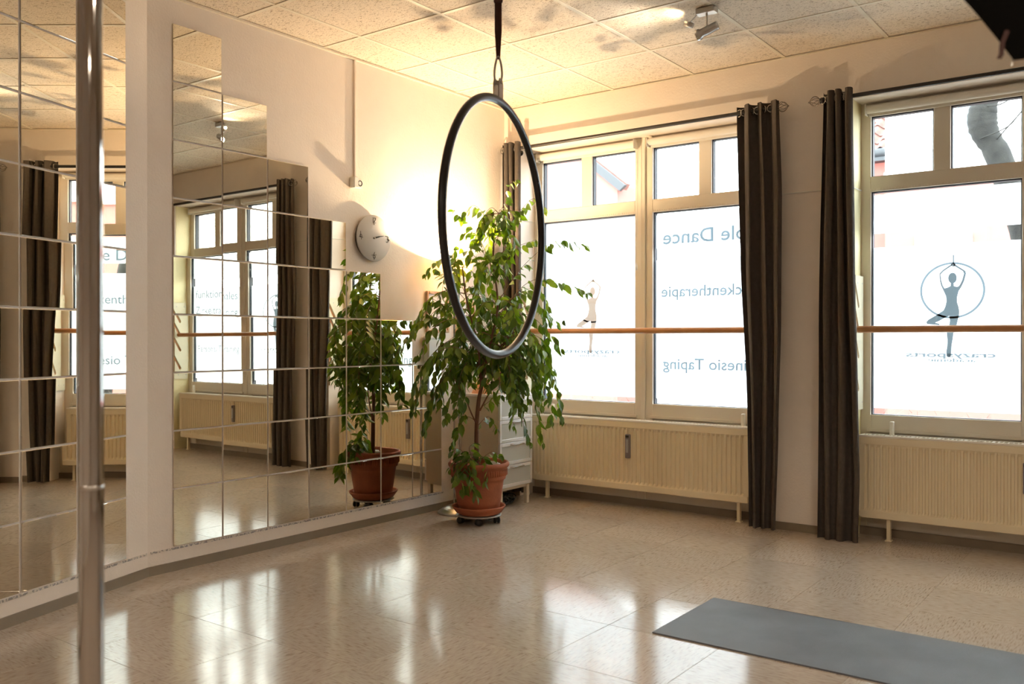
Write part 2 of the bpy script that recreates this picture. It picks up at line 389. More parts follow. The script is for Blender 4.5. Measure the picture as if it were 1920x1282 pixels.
# cable line across pillar and window transoms
cw = thing('cable', 'thin pale cable running across the pillar between the two windows', 'cable', (W1b, YW-.006, 2.138))
for a, b, y in ((W1b, W2a, YW-.006), (XL+.05, W1a, YW-.006), (W2b, 1.2, YW-.006)): obj('wire', MB().tube([(a+.004, y, 2.138), (b-.004, y, 2.138)], .004, 6), 'white_plastic', cw)
for x in (W1a+.006, W1b-.006, W2a+.010, W2b-.010): obj('wire', MB().tube([(x, YW+.002, 2.138), (x, YW+.188, 2.142)], .0035, 6), 'white_plastic', cw)
rs = MB()
rs.box(XL, XL+.003, 2.575, 4.86, .112, .122)
rs.prism([(0.01, 0), (2.5, 0), (2.5, .003), (.01, .003)], lambda p, z: wall1(p[0], z, p[1]), .112, .122)
struct('trim_4', rs, 'residue', 'dotted glue strip running under the mirror tiles')

# ================================================================ CEILING
ce = struct('ceiling', MB().box(XL-.4, XR+.2, YB-.2, YW+.4, HC+.03, HC+.2), 'gap', 'suspended ceiling of fissured mineral tiles in a metal grid')
cm = MB().box(-.304, .304, -.304, .304, .0, .014, .004).mesh('ceiling_tile', 'ceil')
GX = -3.893; GY = 4.984
for i in range(-1, 12):
    for j in range(-12, 2):
        cx = GX + (i+.5)*.625; cy = GY + (j+.5)*.625 - .625
        inst('ceiling_tile', cm, ce, (cx, cy, HC+.001), (0, 0, 0))
bx = MB().box(-.012, .012, YB, YW, .0, .006).mesh('grid_bar', 'grid')
by = MB().box(XL, XR, -.012, .012, -.0006, .0054).mesh('grid_bar', 'grid')
for i in range(0, 12): inst('grid_bar', bx, ce, (GX+i*.625, 0, HC-.002))
for j in range(-12, 1): inst('grid_bar', by, ce, (0, GY+j*.625, HC-.002))

# ================================================================ MIRROR TILES
def frame_at(fn):  # local->world for a mirror plane
    return fn
TS = .2965; PT = .305
mt_mesh = MB().box(-.0, .0035, -TS/2, TS/2, -TS/2, TS/2, .0012).mesh('mirror_tile', 'mirror')
ml = thing('tiled_wall_mirror', 'square mirror tiles stepping down like stairs below the clock on the far left wall', 'mirror', (XL, 3.7, .125))
rnd = random.Random(11)
Z0 = .125
for c, rows in enumerate((9, 8, 7, 6, 5, 4, 3)):
    for rI in range(rows):
        y = 2.70 + (c+.5)*PT; z = Z0 + (rI+.5)*PT
        o = inst('mirror_tile', mt_mesh, ml, (XL+.002, y, z), (0, math.radians(rnd.uniform(-.16, .16)), math.radians(rnd.uniform(-.22, .22))))
mt_mesh = MB().box(-.0, .0035, -.1515, .1515, -.1485, .1485, .0012).mesh('mirror_tile', 'mirror')
mn = thing('tiled_wall_mirror', 'tall block of square mirror tiles behind the chrome pole on the angled near wall', 'mirror', (wall1(1, 0)[0], wall1(1, 0)[1], .125))
for c in range(8):
    for rI in range(9):
        s = .150 + (c+.5)*.3165
        p = wall1(s, Z0+(rI+.5)*.3065, .002)
        inst('mirror_tile', mt_mesh, mn, p, (0, math.radians(rnd.uniform(-.13, .13)), TH + math.radians(rnd.uniform(-.16, .16))))

# ================================================================ WINDOWS
YF = YW + .193        # room face of the frames
def window(idx, xa, xb, mid, panes, lab):
    w = struct('window_%d' % idx, label=lab)
    zt, zb = 2.60, .745
    f = MB(); Y0, Y1 = YF, YF+.07
    g = .003
    lp, rp = panes
    # outer members
    f.box(xa, lp[0], Y0, Y1, 0.0, TOPZ, g); f.box(rp[1], xb, Y0, Y1, 0.0, TOPZ, g)
    f.box(lp[1], rp[0], Y0, Y1, 0.0, TOPZ, g)
    f.box(lp[1]+.055, rp[0]-.055, Y0-.012, Y0, 0.02, TOPZ, g)
    for a, b in panes:
        f.box(a, b, Y0, Y1, zt, TOPZ, g); f.box(a, b, Y0, Y1, 2.132, 2.225, g); f.box(a, b, Y0, Y1, .655, zb, g)
        f.box(a-.02, b+.02, Y0-.010, Y0, .640, .662, g)       # sill ledge
        f.box(a-.02, b+.02, Y0-.010, Y0, .605, .625, g)
        f.box(a, b, Y0+.015, Y1, .10, .655, .002)            # solid lower panel
        f.box(a, b, Y0+.006, Y0+.015, .13, .60, .002)
        f.box(a-.02, b+.02, Y0-.004, Y1, -.10, .105, g)
    for a, b in panes:
        m0 = a + (b-a)*.435; m1 = m0+.094
        f.box(m0, m1, Y0+.004, Y1, 2.225, zt, g)
    # thin sash steps around glass
    cells = []
    for a, b in panes:
        m0 = a + (b-a)*.435; m1 = m0+.094
        cells += [(a, m0, 2.225, zt), (m1, b, 2.225, zt), (a, b, zb, 2.132)]
    obj('frame', f, 'frame', w)
    for a, b, z0, z1 in cells:
        gk = MB(); t = .007
        gk.box(a, a+t, Y0+.018, Y1-.01, z0, z1).box(b-t, b, Y0+.018, Y1-.01, z0, z1).box(a, b, Y0+.018, Y1-.01, z0, z0+.004).box(a, b, Y0+.018, Y1-.01, z1-t, z1)
        obj('gasket', gk, 'gasket', w)
        obj('pane', MB().box(a, b, YF+.034, YF+.038, z0, z1), 'glass', w)
    for a, b in panes:
        for z0, z1 in (((.785, 2.122),) if a < -3.5 else ((.785, 1.785), (1.872, 2.112))):
            obj('frosted_film', MB().box(a+.008, b-.008, YF+.0395, YF+.0400, z0, z1), 'film', w)
    # dotted line of tacks along the transom
    ds = MB()
    for a, b in panes:
        n = 46
        for k in range(n): x = a-.01 + (b-a+.02)*(k+.5)/n; ds.box(x-.003, x+.003, Y0-.003, Y0, 2.139, 2.147)
    obj('tack_strip', ds, 'wall', w, kind='stuff')
    return w
P1 = ((-4.022, -3.198), (-3.053, -2.229)); P2 = ((-1.537, -.713), (-.567, .257))
win1 = window(1, W1a, W1b, -3.126, P1, 'cream framed shop window with frosted film behind the potted fig')
win2 = window(2, W2a, W2b, -.64, P2, 'cream framed shop window with the dark logo of a balancing figure')

def text_part(s, x_start, z, size, parent, m='letter', width=None, y=YF+.0388, off=.012):
    """lettering made to be read from the street: from indoors it runs right to left"""
    c = bpy.data.curves.new('lettering', 'FONT'); c.body = s; c.size = size; c.extrude = .0; c.offset = off*size; c.resolution_u = 3
    o = bpy.data.objects.new('tmp', c); COL.objects.link(o)
    dg = bpy.context.evaluated_depsgraph_get(); me = bpy.data.meshes.new_from_object(o.evaluated_get(dg)); bpy.data.objects.remove(o)
    xs = [v.co.x for v in me.vertices]; x0, x1 = min(xs), max(xs); k = 1 if width is None else width/(x1-x0)
    ro = root_of(parent)
    for v in me.vertices:
        v.co = Vector((x_start - (v.co.x-x0)*k, y, z + v.co.y)) - ro
    me.materials.clear(); me.materials.append(M[m])
    p = bpy.data.objects.new('lettering', me); COL.objects.link(p); p.parent = parent
    return p
text_part('Pole Dance', -2.285, 1.900, .140, win1, width=.705)
text_part('R\u00fcckentherapie', -2.268, 1.520, .112, win1, width=.735)
text_part('Kinesio Taping', -2.285, 1.000, .112, win1, width=.705)
text_part('funktionales', .215, 1.655, .122, win2, width=.70)
text_part('Zirkeltraining', .215, 1.480, .122, win2, width=.70)
text_part('Personal Training', .215, 1.090, .100, win2, width=.70)
for w_, xc, m_ in ((win2, -1.085, 'ring'), (win1, -3.585, 'letter')):
    text_part('crazysports', xc+.235, 1.108, .044, w_, m_, width=.49, off=.02)
    text_part('academie', xc+.130, 1.080, .030, w_, m_, width=.26, off=.02)

# logo: figure standing on one leg with arms overhead inside a ring (units: px of a 235 px/m drawing)
def logo(parent, xc, m, ring_m):
    kx, kz = .000686, .000731
    y = YF+.0386
    T = lambda p: (xc + (p[0]-1303)*kx, y, 1.497 + (455-p[1])*kz)
    body = [(1290, 385), (1288, 408), (1262, 420), (1240, 425), (1225, 400), (1214, 360), (1208, 310), (1232, 285), (1302, 240), (1296, 228), (1225, 275), (1199, 302), (1203, 360), (1212, 400), (1232, 445), (1252, 490), (1256, 530), (1246, 575), (1232, 605), (1180, 640), (1110, 680), (1092, 700), (1100, 716), (1150, 720), (1200, 726), (1202, 716), (1165, 705), (1200, 690), (1262, 655), (1278, 650),
            (1284, 690), (1275, 740), (1258, 790), (1264, 850), (1262, 900), (1254, 945), (1258, 980), (1275, 988), (1290, 980), (1295, 940), (1296, 900), (1306, 840), (1312, 790), (1338, 720), (1352, 660), (1358, 620), (1352, 580), (1340, 540), (1340, 500), (1352, 450), (1372, 420), (1395, 370), (1410, 310), (1405, 290), (1385, 275), (1318, 228), (1310, 240), (1385, 290), (1393, 310), (1380, 360), (1364, 395), (1352, 412), (1336, 416), (1314, 408), (1312, 385)]
    mb = MB(); mb.add([T(p) for p in body], [tuple(range(len(body)))])
    mb.add([T((1303+34*math.cos(a*PI/12), 343+44*math.sin(a*PI/12))) for a in range(24)], [tuple(range(24))])
    mb.add([T((1310+17*math.cos(a*PI/8), 236+14*math.sin(a*PI/8))) for a in range(16)], [tuple(range(16))])
    mb.add([T(p) for p in ((1305, 155), (1316, 155), (1316, 224), (1305, 224))], [(0, 1, 2, 3)])
    obj('logo_figure', mb, m, parent)
    R = MB(); n = 72; c = (1300, 443)
    vs = []
    for a in range(n):
        t = 2*PI*a/n
        for rr in (241, 259): vs.append(T((c[0]+rr*math.cos(t), c[1]+rr*.885*math.sin(t))))
    R.add(vs, [(2*a, 2*a+1, 2*((a+1) % n)+1, 2*((a+1) % n)) for a in range(n)])
    obj('logo_ring', R, ring_m, parent)
logo(win2, -1.080, 'logo_dark', 'ring')
logo(win1, -3.585, 'logo_lamplit', 'film')

# roller blinds
for (a, b), lab in ((P1[0], 'rolled up cream blind over the window pane nearest the fig plant'), (P1[1], 'rolled up cream blind right of the middle post of the fig plant window'),
                    ((P2[0][0], P2[0][1]), 'rolled up cream blind above the logo pane of the right window'), (P2[1], 'rolled up cream blind at the far right end of the right window')):
    t = thing('roller_blind', lab, 'blind', ((a+b)/2, YF-.035, 2.636), 'roller blinds above the windows')
    obj('blind_roll', MB().tube([(a-.015, YF-.034, 2.636), (b+.015, YF-.034, 2.636)], .026, 20), 'blind', t)
    obj('bottom_bar', MB().box(a-.01, b+.01, YF-.014, YF-.006, 2.596, 2.616, .002), 'blind', t)
    for x in (a-.022, b+.016): obj('bracket', MB().box(x, x+.006, YF-.062, YF, 2.60, 2.668, .002), 'white_plastic', t)
    if a < -3.5 or a > 0 or True:
        x = b+.028
        if b < -3:
            pts = [(x, YF-.045, 2.64), (x, YF-.04, 2.0), (x+.004, YF-.04, 1.755), (x+.010, YF-.035, 2.0), (x+.012, YF-.03, 2.64)]
            obj('pull_cord', MB().tube(pts, .0022, 6), 'white_plastic', t)
            obj('cord_weight', MB().lathe([(0, -.03), (.008, -.028), (.009, 0), (.004, .02), (0, .022)], (x+.005, YF-.04, 1.745), 10), 'white_plastic', t)

# ================================================================ RADIATORS
def radiator(xa, xb, lab, valve_left):
    y0 = 5.634; y1 = 5.735; z0, z1 = .135, .625
    t = thing('radiator', lab, 'radiator', ((xa+xb)/2, (y0+y1)/2, 0), 'panel radiators under the windows')
    m = MB(); pitch = .0335; n = int((xb-xa-.05)/pitch); pitch = (xb-xa-.05)/n
    prof = [(xa, y0+.004)]
    x = xa+.025
    prof.append((x, y0+.004))
    for k in range(n):
        a = x + k*pitch
        prof += [(a+pitch*.10, y0+.004), (a+pitch*.24, y0+.017), (a+pitch*.64, y0+.017), (a+pitch*.80, y0+.004)]
    prof += [(xb-.025, y0+.004), (xb, y0+.004)]
    vs = []; fs = []
    zc = [(z0+.045, 0), (z0+.062, 1), (z1-.062, 1), (z1-.045, 0)]
    for z, kk in zc:
        for px, py in prof: vs.append((px, py if kk else y0+.004, z))
    L = len(prof)
    for r_ in range(3):
        for i in range(L-1): fs.append((r_*L+i, r_*L+i+1, (r_+1)*L+i+1, (r_+1)*L+i))
    m.add(vs, fs)
    m.box(xa, xb, y0, y0+.016, z0, z0+.046, .004); m.box(xa, xb, y0, y0+.016, z1-.046, z1-.002, .004)
    m.box(xa, xb, y0+.023, y0+.027, z0, z1-.002)
    m.box(xa, xb, y1-.014, y1, z0, z1-.01, .004)
    obj('panel', m, 'rad', t)
    g = MB(); g.box(xa-.004, xb+.004, y0-.002, y0+.012, z1-.002, z1+.010, .002).box(xa-.004, xb+.004, y1-.012, y1+.002, z1-.002, z1+.010, .002)
    nsl = int((xb-xa)/.024)
    for k in range(nsl+1):
        x = xa + (xb-xa)*k/nsl; wd = .006 if k % 6 else .016
        g.box(x-wd/2, x+wd/2, y0+.01, y1-.01, z1+.002, z1+.008)
    obj('top_grille', g, 'rad_grille', t)
    obj('side_cover', MB().box(xa-.004, xa, y0, y1, z0+.01, z1, .001), 'rad', t); obj('side_cover', MB().box(xb, xb+.004, y0, y1, z0+.01, z1, .001), 'rad', t)
    xm = (xa+xb)/2
    h = MB().box(xm-.018, xm+.018, y0-.020, y0+.004, .365, .535, .004)
    hm = obj('heat_meter', h, 'meter', t, label='grey heat cost meter')
    obj('meter_window', MB().box(xm-.009, xm+.009, y0-.0215, y0-.019, .405, .50), 'grey_metal', hm)
    obj('meter_clip', MB().box(xm-.013, xm+.013, y0-.0212, y0-.019, .512, .528), 'ink', hm)
    for x in (xa+.16, xb-.08):
        obj('foot', MB().box(x-.011, x+.011, 5.665, 5.695, .0, z0+.05, .002).box(x-.02, x+.02, 5.66, 5.70, 0, .006, .001), 'rad', t)
        obj('wall_bracket', MB().box(x-.011, x+.011, y1, y1+.030, z1-.2, z1+.088, .003), 'rad_grille', t)
    xv = xa-.03 if valve_left else xb+.03
    v = MB().tube([(xv, 5.69, 0), (xv, 5.69, .19), (xa+.02 if valve_left else xb-.02, 5.69, .19)], .010, 10)
    obj('pipe', v, 'rad', t)
    hd = MB().lathe([(0, 0), (.022, 0), (.024, .01), (.024, .05), (.018, .062), (0, .064)], (xv, 5.68, .19), 16, (0, -1, 0))
    obj('valve', hd, 'rad_grille', t)
radiator(-4.045, -2.262, 'cream ribbed panel radiator beside the cabinet under the fig plant window', True)
radiator(-1.556, .225, 'cream ribbed panel radiator under the window with the dark logo', True)

# ================================================================ CURTAINS, RODS
def rod(xa, xb, lab, fins):
    y, z = YW-.1, 2.670
    t = thing('curtain_rod', lab, 'curtain rod', ((xa+xb)/2, y, z), 'black curtain rods')
    obj('pole', MB().tube([(xa, y, z), (xb, y, z)], .0125, 16), 'dark_metal', t)
    for x, s in fins:
        f = MB(); f.lathe([(0, 0), (.017, 0), (.019, .008), (.012, .014), (.016, .022), (0, .024)], (x, y, z), 16, (s, 0, 0))
        fo = obj('finial', f, 'dark_metal', t)
        c = MB()
        for k in range(8):
            a = k*PI/4
            pts = []
            for q in range(9):
                u = q/8; rr = .032*math.sin(PI*(.08+.88*u)); tw = a + u*1.0
                pts.append((x+s*(.022+.066*u), y+rr*math.cos(tw), z+rr*math.sin(tw)))
            c.tube(pts, .0018, 6)
        c.lathe([(0, 0), (.005, .002), (.005, .008), (0, .010)], (x+s*.086, y, z), 10, (s, 0, 0))
        obj('wire_cage', c, 'wire', fo)
    for x in (xa+.10, xb-.12):
        obj('bracket', MB().tube([(x, y, z-.015), (x, YW, z-.015)], .006, 8).lathe([(0, 0), (.022, 0), (.022, .006), (0, .006)], (x, YW, z-.015), 16, (0, -1, 0)), 'dark_metal', t)
    return t
rod(-4.19, -2.045, 'long black curtain rod over the window behind the fig plant', [(-2.045, 1)])
rod(-1.735, .95, 'long black curtain rod over the logo window at right', [(-1.735, -1), (.95, 1)])

def lerp_tab(tab, z):
    tab = sorted(tab)
    if z <= tab[0][0]: return tab[0][1]
    for (z0, v0), (z1, v1) in zip(tab, tab[1:]):
        if z <= z1:
            u = (z-z0)/(z1-z0); u = u*u*(3-2*u)*.5 + u*.5; return v0+(v1-v0)*u
    return tab[-1][1]
def curtain(lab, left, right, nf, seed, zb=.012, amp=.045, ztop=2.715):
    rn = random.Random(seed); y = YW-.1
    ph = [rn.uniform(-.5, .5) for _ in range(nf*2+2)]; am = [rn.uniform(.6, 1.15) for _ in range(nf*2+2)]
    xm = (left[0][1]+right[0][1])/2
    t = thing('curtain', lab, 'curtain', (xm, y, 0), 'dark taupe eyelet curtains')
    nu = nf*16; nv = 36
    def surf(u, v, th=0):
        z = zb + (ztop-zb)*v
        xl = lerp_tab(left, z); xr = lerp_tab(right, z)
        a = u*nf*2*PI; i = min(int(u*nf*2), nf*2-1); loc = am[i]*(1-(u*nf*2-i)) + am[i+1]*(u*nf*2-i)
        low = 1-v
        yy = math.sin(a + ph[2]*low*1.2)*amp*loc*(.95-.25*low) + .012*math.sin(3*v+u*5+seed)*low
        xx = xl + (xr-xl)*u + .010*math.sin(2*a+seed)*(1-.5*low) + .006*math.sin(v*5+u*9)
        dz = .003*math.sin(a+seed) if v > .98 else 0
        return (xx, y + yy + th, z + dz)
    m = MB(); m.grid(lambda u, v: surf(u, v), nu, nv); m.grid(lambda u, v: surf(1-u, v, .004), nu, nv)
    obj('cloth', m, 'curtain', t)
    hem = MB()
    for zz in (.10,):
        hem.tube([tuple(Vector(surf(k/nu, (zz)/ztop)) + Vector((0, -.0015, 0))) for k in range(nu+1)], .0012, 4)
    obj('hem', hem, 'curtain', t)
    for k in range(nf*2):
        u = (k)/(nf*2) + .0
        if u < .02: u = .03
        p = surf(u, (2.670-zb)/(ztop-zb))
        nx = 1 if k % 2 == 0 else -1
        d = Vector((.45, nx*.9, 0)).normalized()
        e = MB(); pts = [Vector((p[0], y, 2.670)) + (d.cross(Vector((0, 0, 1)))*math.cos(a*PI/10) + Vector((0, 0, 1))*math.sin(a*PI/10))*.022 for a in range(20)]
        e.tube(pts, .0035, 6, closed=True)
        obj('eyelet', e, 'chrome', t)
    return t
curtain('dark taupe curtain hanging in the corner behind the fig plant and white cabinet', [(0, -4.17), (2.7, -4.19)], [(0, -3.99), (2.7, -4.03)], 3, 3, zb=.05)
curtain('dark taupe curtain hanging left of the pillar between the windows', [(0, -2.205), (.75, -2.222), (1.7, -2.262), (2.7, -2.278)], [(0, -2.035), (.6, -2.008), (1.3, -1.988), (2.1, -1.99), (2.7, -2.012)], 3, 5)
curtain('dark taupe curtain hanging right of the pillar beside the slotted board', [(0, -1.772), (1.3, -1.768), (2.7, -1.735)], [(0, -1.535), (.4, -1.522), (1.0, -1.530), (1.6, -1.548), (2.7, -1.575)], 3, 9, zb=.0)

# ================================================================ BARRES AND SLOTTED BOARDS
def barre(xa, xb, lab):
    t = thing('ballet_barre', lab, 'ballet barre', ((xa+xb)/2, 5.665, 1.275), 'wooden barres across the windows')
    obj('rail', MB().tube([(xa, 5.665, 1.275), (xb, 5.665, 1.275)], .021, 24), 'wood', t)
barre(W1a+.022, W1b-.022, 'round beech barre crossing the window behind the fig plant')
barre(W2a+.026, W2b-.026, 'round beech barre crossing the window with the dark logo')
def slot_board(x, s, lab, rng=(0.78, 1.605)):
    z0, z1 = rng; ya, yb = YW+.002, 5.783
    poly = [(ya, z0), (yb, z0), (yb, z1), (ya, z1)]
    slots = [1.425, 1.275, 1.115, .915]
    pts = [(yb, z0), (yb, z1), (ya, z1)]
    for zs in slots:   # diagonal slot open at the front edge, closed end at (5.69, zs)
        dy = 5.683-ya; up = dy*1.75; w_ = .022
        pts.append((ya, zs+up+w_))
        pts.append((5.683+.010, zs+w_*.4)); pts.append((5.683+.014, zs-.006)); pts.append((5.683+.006, zs-.020)); pts.append((5.683-.010, zs-.016))
        pts.append((ya, zs+up-w_*1.5))
    pts.append((ya, z0))
    # keep order: down the front edge
    m = MB().prism(pts, lambda p, d: (x + s*d, p[0], p[1]), 0, .020)
    t = thing('slotted_board', lab, 'bracket', (x, (ya+yb)/2, z0), 'slotted barre boards on the window reveals')
    obj('board', m, 'board', t)
    sc_ = MB()
    for yy, zz in ((ya+.05, z1-.045), (yb-.022, z1-.045), (ya+.05, z0+.045), (yb-.022, z0+.045)): sc_.lathe([(0, .0215), (.004, .0212), (.006, .02)], (x, yy, zz), 10, (s, 0, 0))
    obj('screw', sc_, 'steel', t, kind='stuff')
    bk = MB().box(x+s*.0005, x+s*.0012, ya, 5.70, z0+.02, z1-.02)
    obj('backing', bk, 'wood', t)
slot_board(W2a+.005, 1, 'pale plywood board with diagonal slots on the reveal behind the curtain right of the pillar')
slot_board(W2b-.005, -1, 'pale plywood board with diagonal slots at the far right end of the right window')
slot_board(W1a, 1, 'pale plywood board with diagonal slots on the reveal in the room corner')
slot_board(W1b, -1, 'pale plywood board with diagonal slots on the reveal left of the pillar')

# ================================================================ CHROME POLE (near)
px, py = -1.636, .876
t = thing('dance_pole', 'tall chrome dance pole standing near the camera before the angled mirrors', 'pole', (px, py, 0))
obj('tube', MB().tube([(px, py, 0.01), (px, py, HC)], .0225, 40), 'chrome', t)
obj('floor_plate', MB().lathe([(0, 0), (.10, 0), (.10, .006), (.05, .016), (.03, .03), (.0, .03)], (px, py, 0), 32), 'steel', t)
obj('ceiling_plate', MB().lathe([(0, 0), (.10, 0), (.10, -.006), (.05, -.016), (.03, -.03), (.0, -.03)], (px, py, HC-.003), 32), 'steel', t)
obj('joint_ring', MB().lathe([(.0222, -.004), (.0232, -.003), (.0232, .003), (.0222, .004)], (px, py, .94), 40), 'steel', t)

# ================================================================ AERIAL HOOP
hc = Vector((-1.981, 2.579, 1.620)); 
fw = Vector((-math.sin(YAW), math.cos(YAW), 0)); rt = Vector((math.cos(YAW), math.sin(YAW), 0))
hd = (rt*.371 + fw*.929).normalized(); R = .4605
t = thing('aerial_hoop', 'large black aerial hoop hanging in mid air on a brown strap', 'hoop', tuple(hc))
obj('ring', MB().tube([hc + hd*math.cos(a*PI/48)*R + Vector((0, 0, 1))*math.sin(a*PI/48)*R for a in range(96)], .0148, 20, closed=True), 'hoop', t)
tz = hc.z+R
tab = MB()
no = hd.cross(Vector((0, 0, 1)))
hx = hd*.0
def T2(p, d): return hc + hd*p[0] + Vector((0, 0, R+p[1])) + no*d
for s in (-1, 1):
    o_ = [(-.020, .0), (.020, .0), (.020, .06), (.012, .078), (-.012, .078), (-.020, .06)]
    tab.prism(o_, T2, s*.010-.002, s*.010+.002)
tab.tube([hc + Vector((0, 0, R+.066)) - no*.016, hc + Vector((0, 0, R+.066)) + no*.016], .007, 10)
obj('tab', tab, 'steel', t)
cz = tz+.066
car = MB(); pts = []
for a in range(28):
    u = 2*PI*a/28; z = -math.cos(u)*.050; w_ = math.sin(u)*(.009+.0085*(1-z/.05)/2)*(1.0)
    pts.append(Vector((hc.x, hc.y, cz+.044+z)) + rt*w_)
car.tube(pts, .0042, 8, closed=True)
single('carabiner', car, 'steel', 'steel snap hook joining the black hoop to the strap', 'hook', (hc.x, hc.y, cz))
st = MB()
zt = cz+.088
st.add([], [])
for s in (-.0035, .0035):
    c0 = Vector((hc.x, hc.y, 0)) + fw*s
    prof = [(zt-.004, .007), (zt+.10, .013), (zt+.35, .0125), (HC-.04, .0125)]
    for (z0, w0), (z1, w1_) in zip(prof, prof[1:]):
        vs = [c0 + rt*(-w0) + Vector((0, 0, z0)), c0 + rt*w0 + Vector((0, 0, z0)), c0 + rt*w1_ + Vector((0, 0, z1)), c0 + rt*(-w1_) + Vector((0, 0, z1))]
        vs += [p + fw*.002 for p in vs]
        st.add(vs, [(0, 1, 2, 3), (7, 6, 5, 4), (0, 4, 5, 1), (1, 5, 6, 2), (2, 6, 7, 3), (3, 7, 4, 0)])
tt = thing('hoop_strap', 'dark brown webbing strap dropping from the ceiling to the hoop', 'strap', (hc.x, hc.y, HC))
obj('webbing', st, 'strap', tt)
for z in (zt+.2, zt+.42): obj('stitching', MB().box(hc.x-.014, hc.x+.014, hc.y-.012, hc.y+.012, z, z+.022, .003), 'strap', tt)
obj('ceiling_hook', MB().lathe([(0, 0), (.045, 0), (.045, -.008), (.014, -.014), (.010, -.045), (0, -.047)], (hc.x, hc.y, HC-.003), 20), 'steel', tt)

# ================================================================ YOGA MAT
def matf(u, v):
    return (-1.742 + 1.83*u, 3.313 + .612*v, .006 + .0012*math.sin(u*9)*math.sin(v*4))
mm = MB(); mm.grid(matf, 30, 8); nn = [(-1.742, 3.313), (.088, 3.313), (.088, 3.925), (-1.742, 3.925)]
for i in range(4):
    a, b = nn[i], nn[(i+1) % 4]; mm.add([(a[0], a[1], .0), (b[0], b[1], .0), (b[0], b[1], .0062), (a[0], a[1], .0062)], [(0, 1, 2, 3)])
single('yoga_mat', mm, 'yoga', 'grey textured exercise mat lying flat on the glossy floor', 'mat', (-.827, 3.62, 0))

# ================================================================ CLOCK
ck = thing('wall_clock', 'round silver clock with four spidery numerals on the left wall', 'clock', (XL, 4.135, 1.871))
obj('case', MB().lathe([(0, 0), (.135, 0), (.140, .02), (.140, .026), (0, .026)], (XL, 4.135, 1.871), 48, (1, 0, 0)), 'black_plastic', ck)
obj('face', MB().lathe([(.0, .034), (.149, .034), (.151, .031), (.151, .026), (0, .0255)][::-1], (XL, 4.135, 1.871), 64, (1, 0, 0)), 'clock_face', ck)
def on_face(y, z): return (XL+.0355, 4.135+y, 1.871+z)
def strokes(lines, r=.0016):
    m = MB()
    for l in lines: m.tube([on_face(*p) for p in l], r, 5)
    return m
def arc(c, r, a0, a1, n=8, sy=1.0): return [(c[0]+r*math.cos(math.radians(a0+(a1-a0)*k/n)), c[1]+sy*r*math.sin(math.radians(a0+(a1-a0)*k/n))) for k in range(n+1)]
nums = {
 'numeral_twelve': [[(-.010, .135), (-.010, .098)], arc((.006, .125), .008, 170, -60), [(.011, .118), (-.002, .100), (.016, .100)], [(0, .112), (0, .085)]],
 'numeral_three': [arc((.118, .012), .010, 140, -80, 8), arc((.118, -.008), .011, 80, -140, 8), [(.100, .022), (.130, .018)], [(.128, .004), (.140, -.004)]],
 'numeral_six': [arc((0, -.122), .010, 0, 360, 12), [(-.010, -.120), (.004, -.092)], [(-.022, -.112), (.020, -.108)], [(0, -.12), (0, -.142)]],
 'numeral_nine': [arc((-.118, .006), .009, 0, 360, 12), [(-.109, .006), (-.114, -.018)], [(-.120, .035), (-.120, -.006)], [(-.135, -.002), (-.10, -.004)]]}
for k_, l_ in nums.items(): obj(k_, strokes(l_), 'ink', ck)
obj('hour_hand', MB().prism([(0, -.005), (.045, .008), (.047, .016), (0, .005)], lambda p, d: (XL+.037+d, 4.135+p[0], 1.871+p[1]), 0, .001), 'ink', ck)
obj('minute_hand', MB().prism([(-.012, -.004), (.080, .018), (.084, .022), (.04, .016), (-.012, .003)], lambda p, d: (XL+.039+d, 4.135+p[0], 1.871+p[1]), 0, .001), 'ink', ck)
obj('hub', MB().lathe([(0, .044), (.005, .043), (.006, .036), (0, .036)][::-1], (XL, 4.135, 1.871), 16, (1, 0, 0)), 'steel', ck)

# cable conduit and outlet
cc = thing('wall_outlet', 'white power outlet with conduit rising to the ceiling beside the clock', 'outlet', (XL, 3.99, 2.21))
obj('conduit', MB().box(XL, XL+.014, 3.984, 3.999, 2.245, HC-.014, .002), 'wall', cc)
obj('junction_box', MB().box(XL, XL+.045, 3.950, 3.992, 2.175, 2.245, .006), 'white_plastic', cc)
sb = obj('socket', MB().box(XL, XL+.030, 3.993, 4.038, 2.180, 2.240, .006), 'white_plastic', cc)
obj('socket_well', MB().lathe([(.016, .030), (.017, .0315), (.019, .0315), (.020, .030), (.012, .0302)], (XL, 4.016, 2.210), 20, (1, 0, 0)), 'ink', sb)

# picture frames and white wall box
def picture(y0, y1, z0, z1, lab, d=.022, bar=.020):
    t = thing('picture_frame', lab, 'picture', (XL, (y0+y1)/2, z0))
    m = MB()
    m.box(XL, XL+d, y0, y0+bar, z0, z1, .004).box(XL, XL+d, y1-bar, y1, z0, z1, .004).box(XL, XL+d, y0+bar, y1-bar, z0, z0+bar, .004).box(XL, XL+d, y0+bar, y1-bar, z1-bar, z1, .004)
    obj('moulding', m, 'frame_wood', t)
    obj('print', MB().box(XL, XL+.008, y0+bar, y1-bar, z0+bar, z1-bar), 'paper', t)
    return t
picture(4.665, 4.905, 1.26, 1.552, 'small ornate gilt picture frame on the wall above the mirror end', .02)
picture(4.975, 5.20, 1.22, 1.49, 'second ornate picture frame on the wall hidden behind the fig leaves', .02)
wbx = thing('wall_box', 'white box mounted on the wall below the small picture frame', 'box', (XL, 4.73, 1.06))
obj('housing', MB().box(XL, XL+.05, 4.64, 4.815, 1.055, 1.22, .012), 'white_plastic', wbx)
obj('lid', MB().box(XL, XL+.056, 4.634, 4.821, 1.215, 1.235, .008), 'paper', wbx)

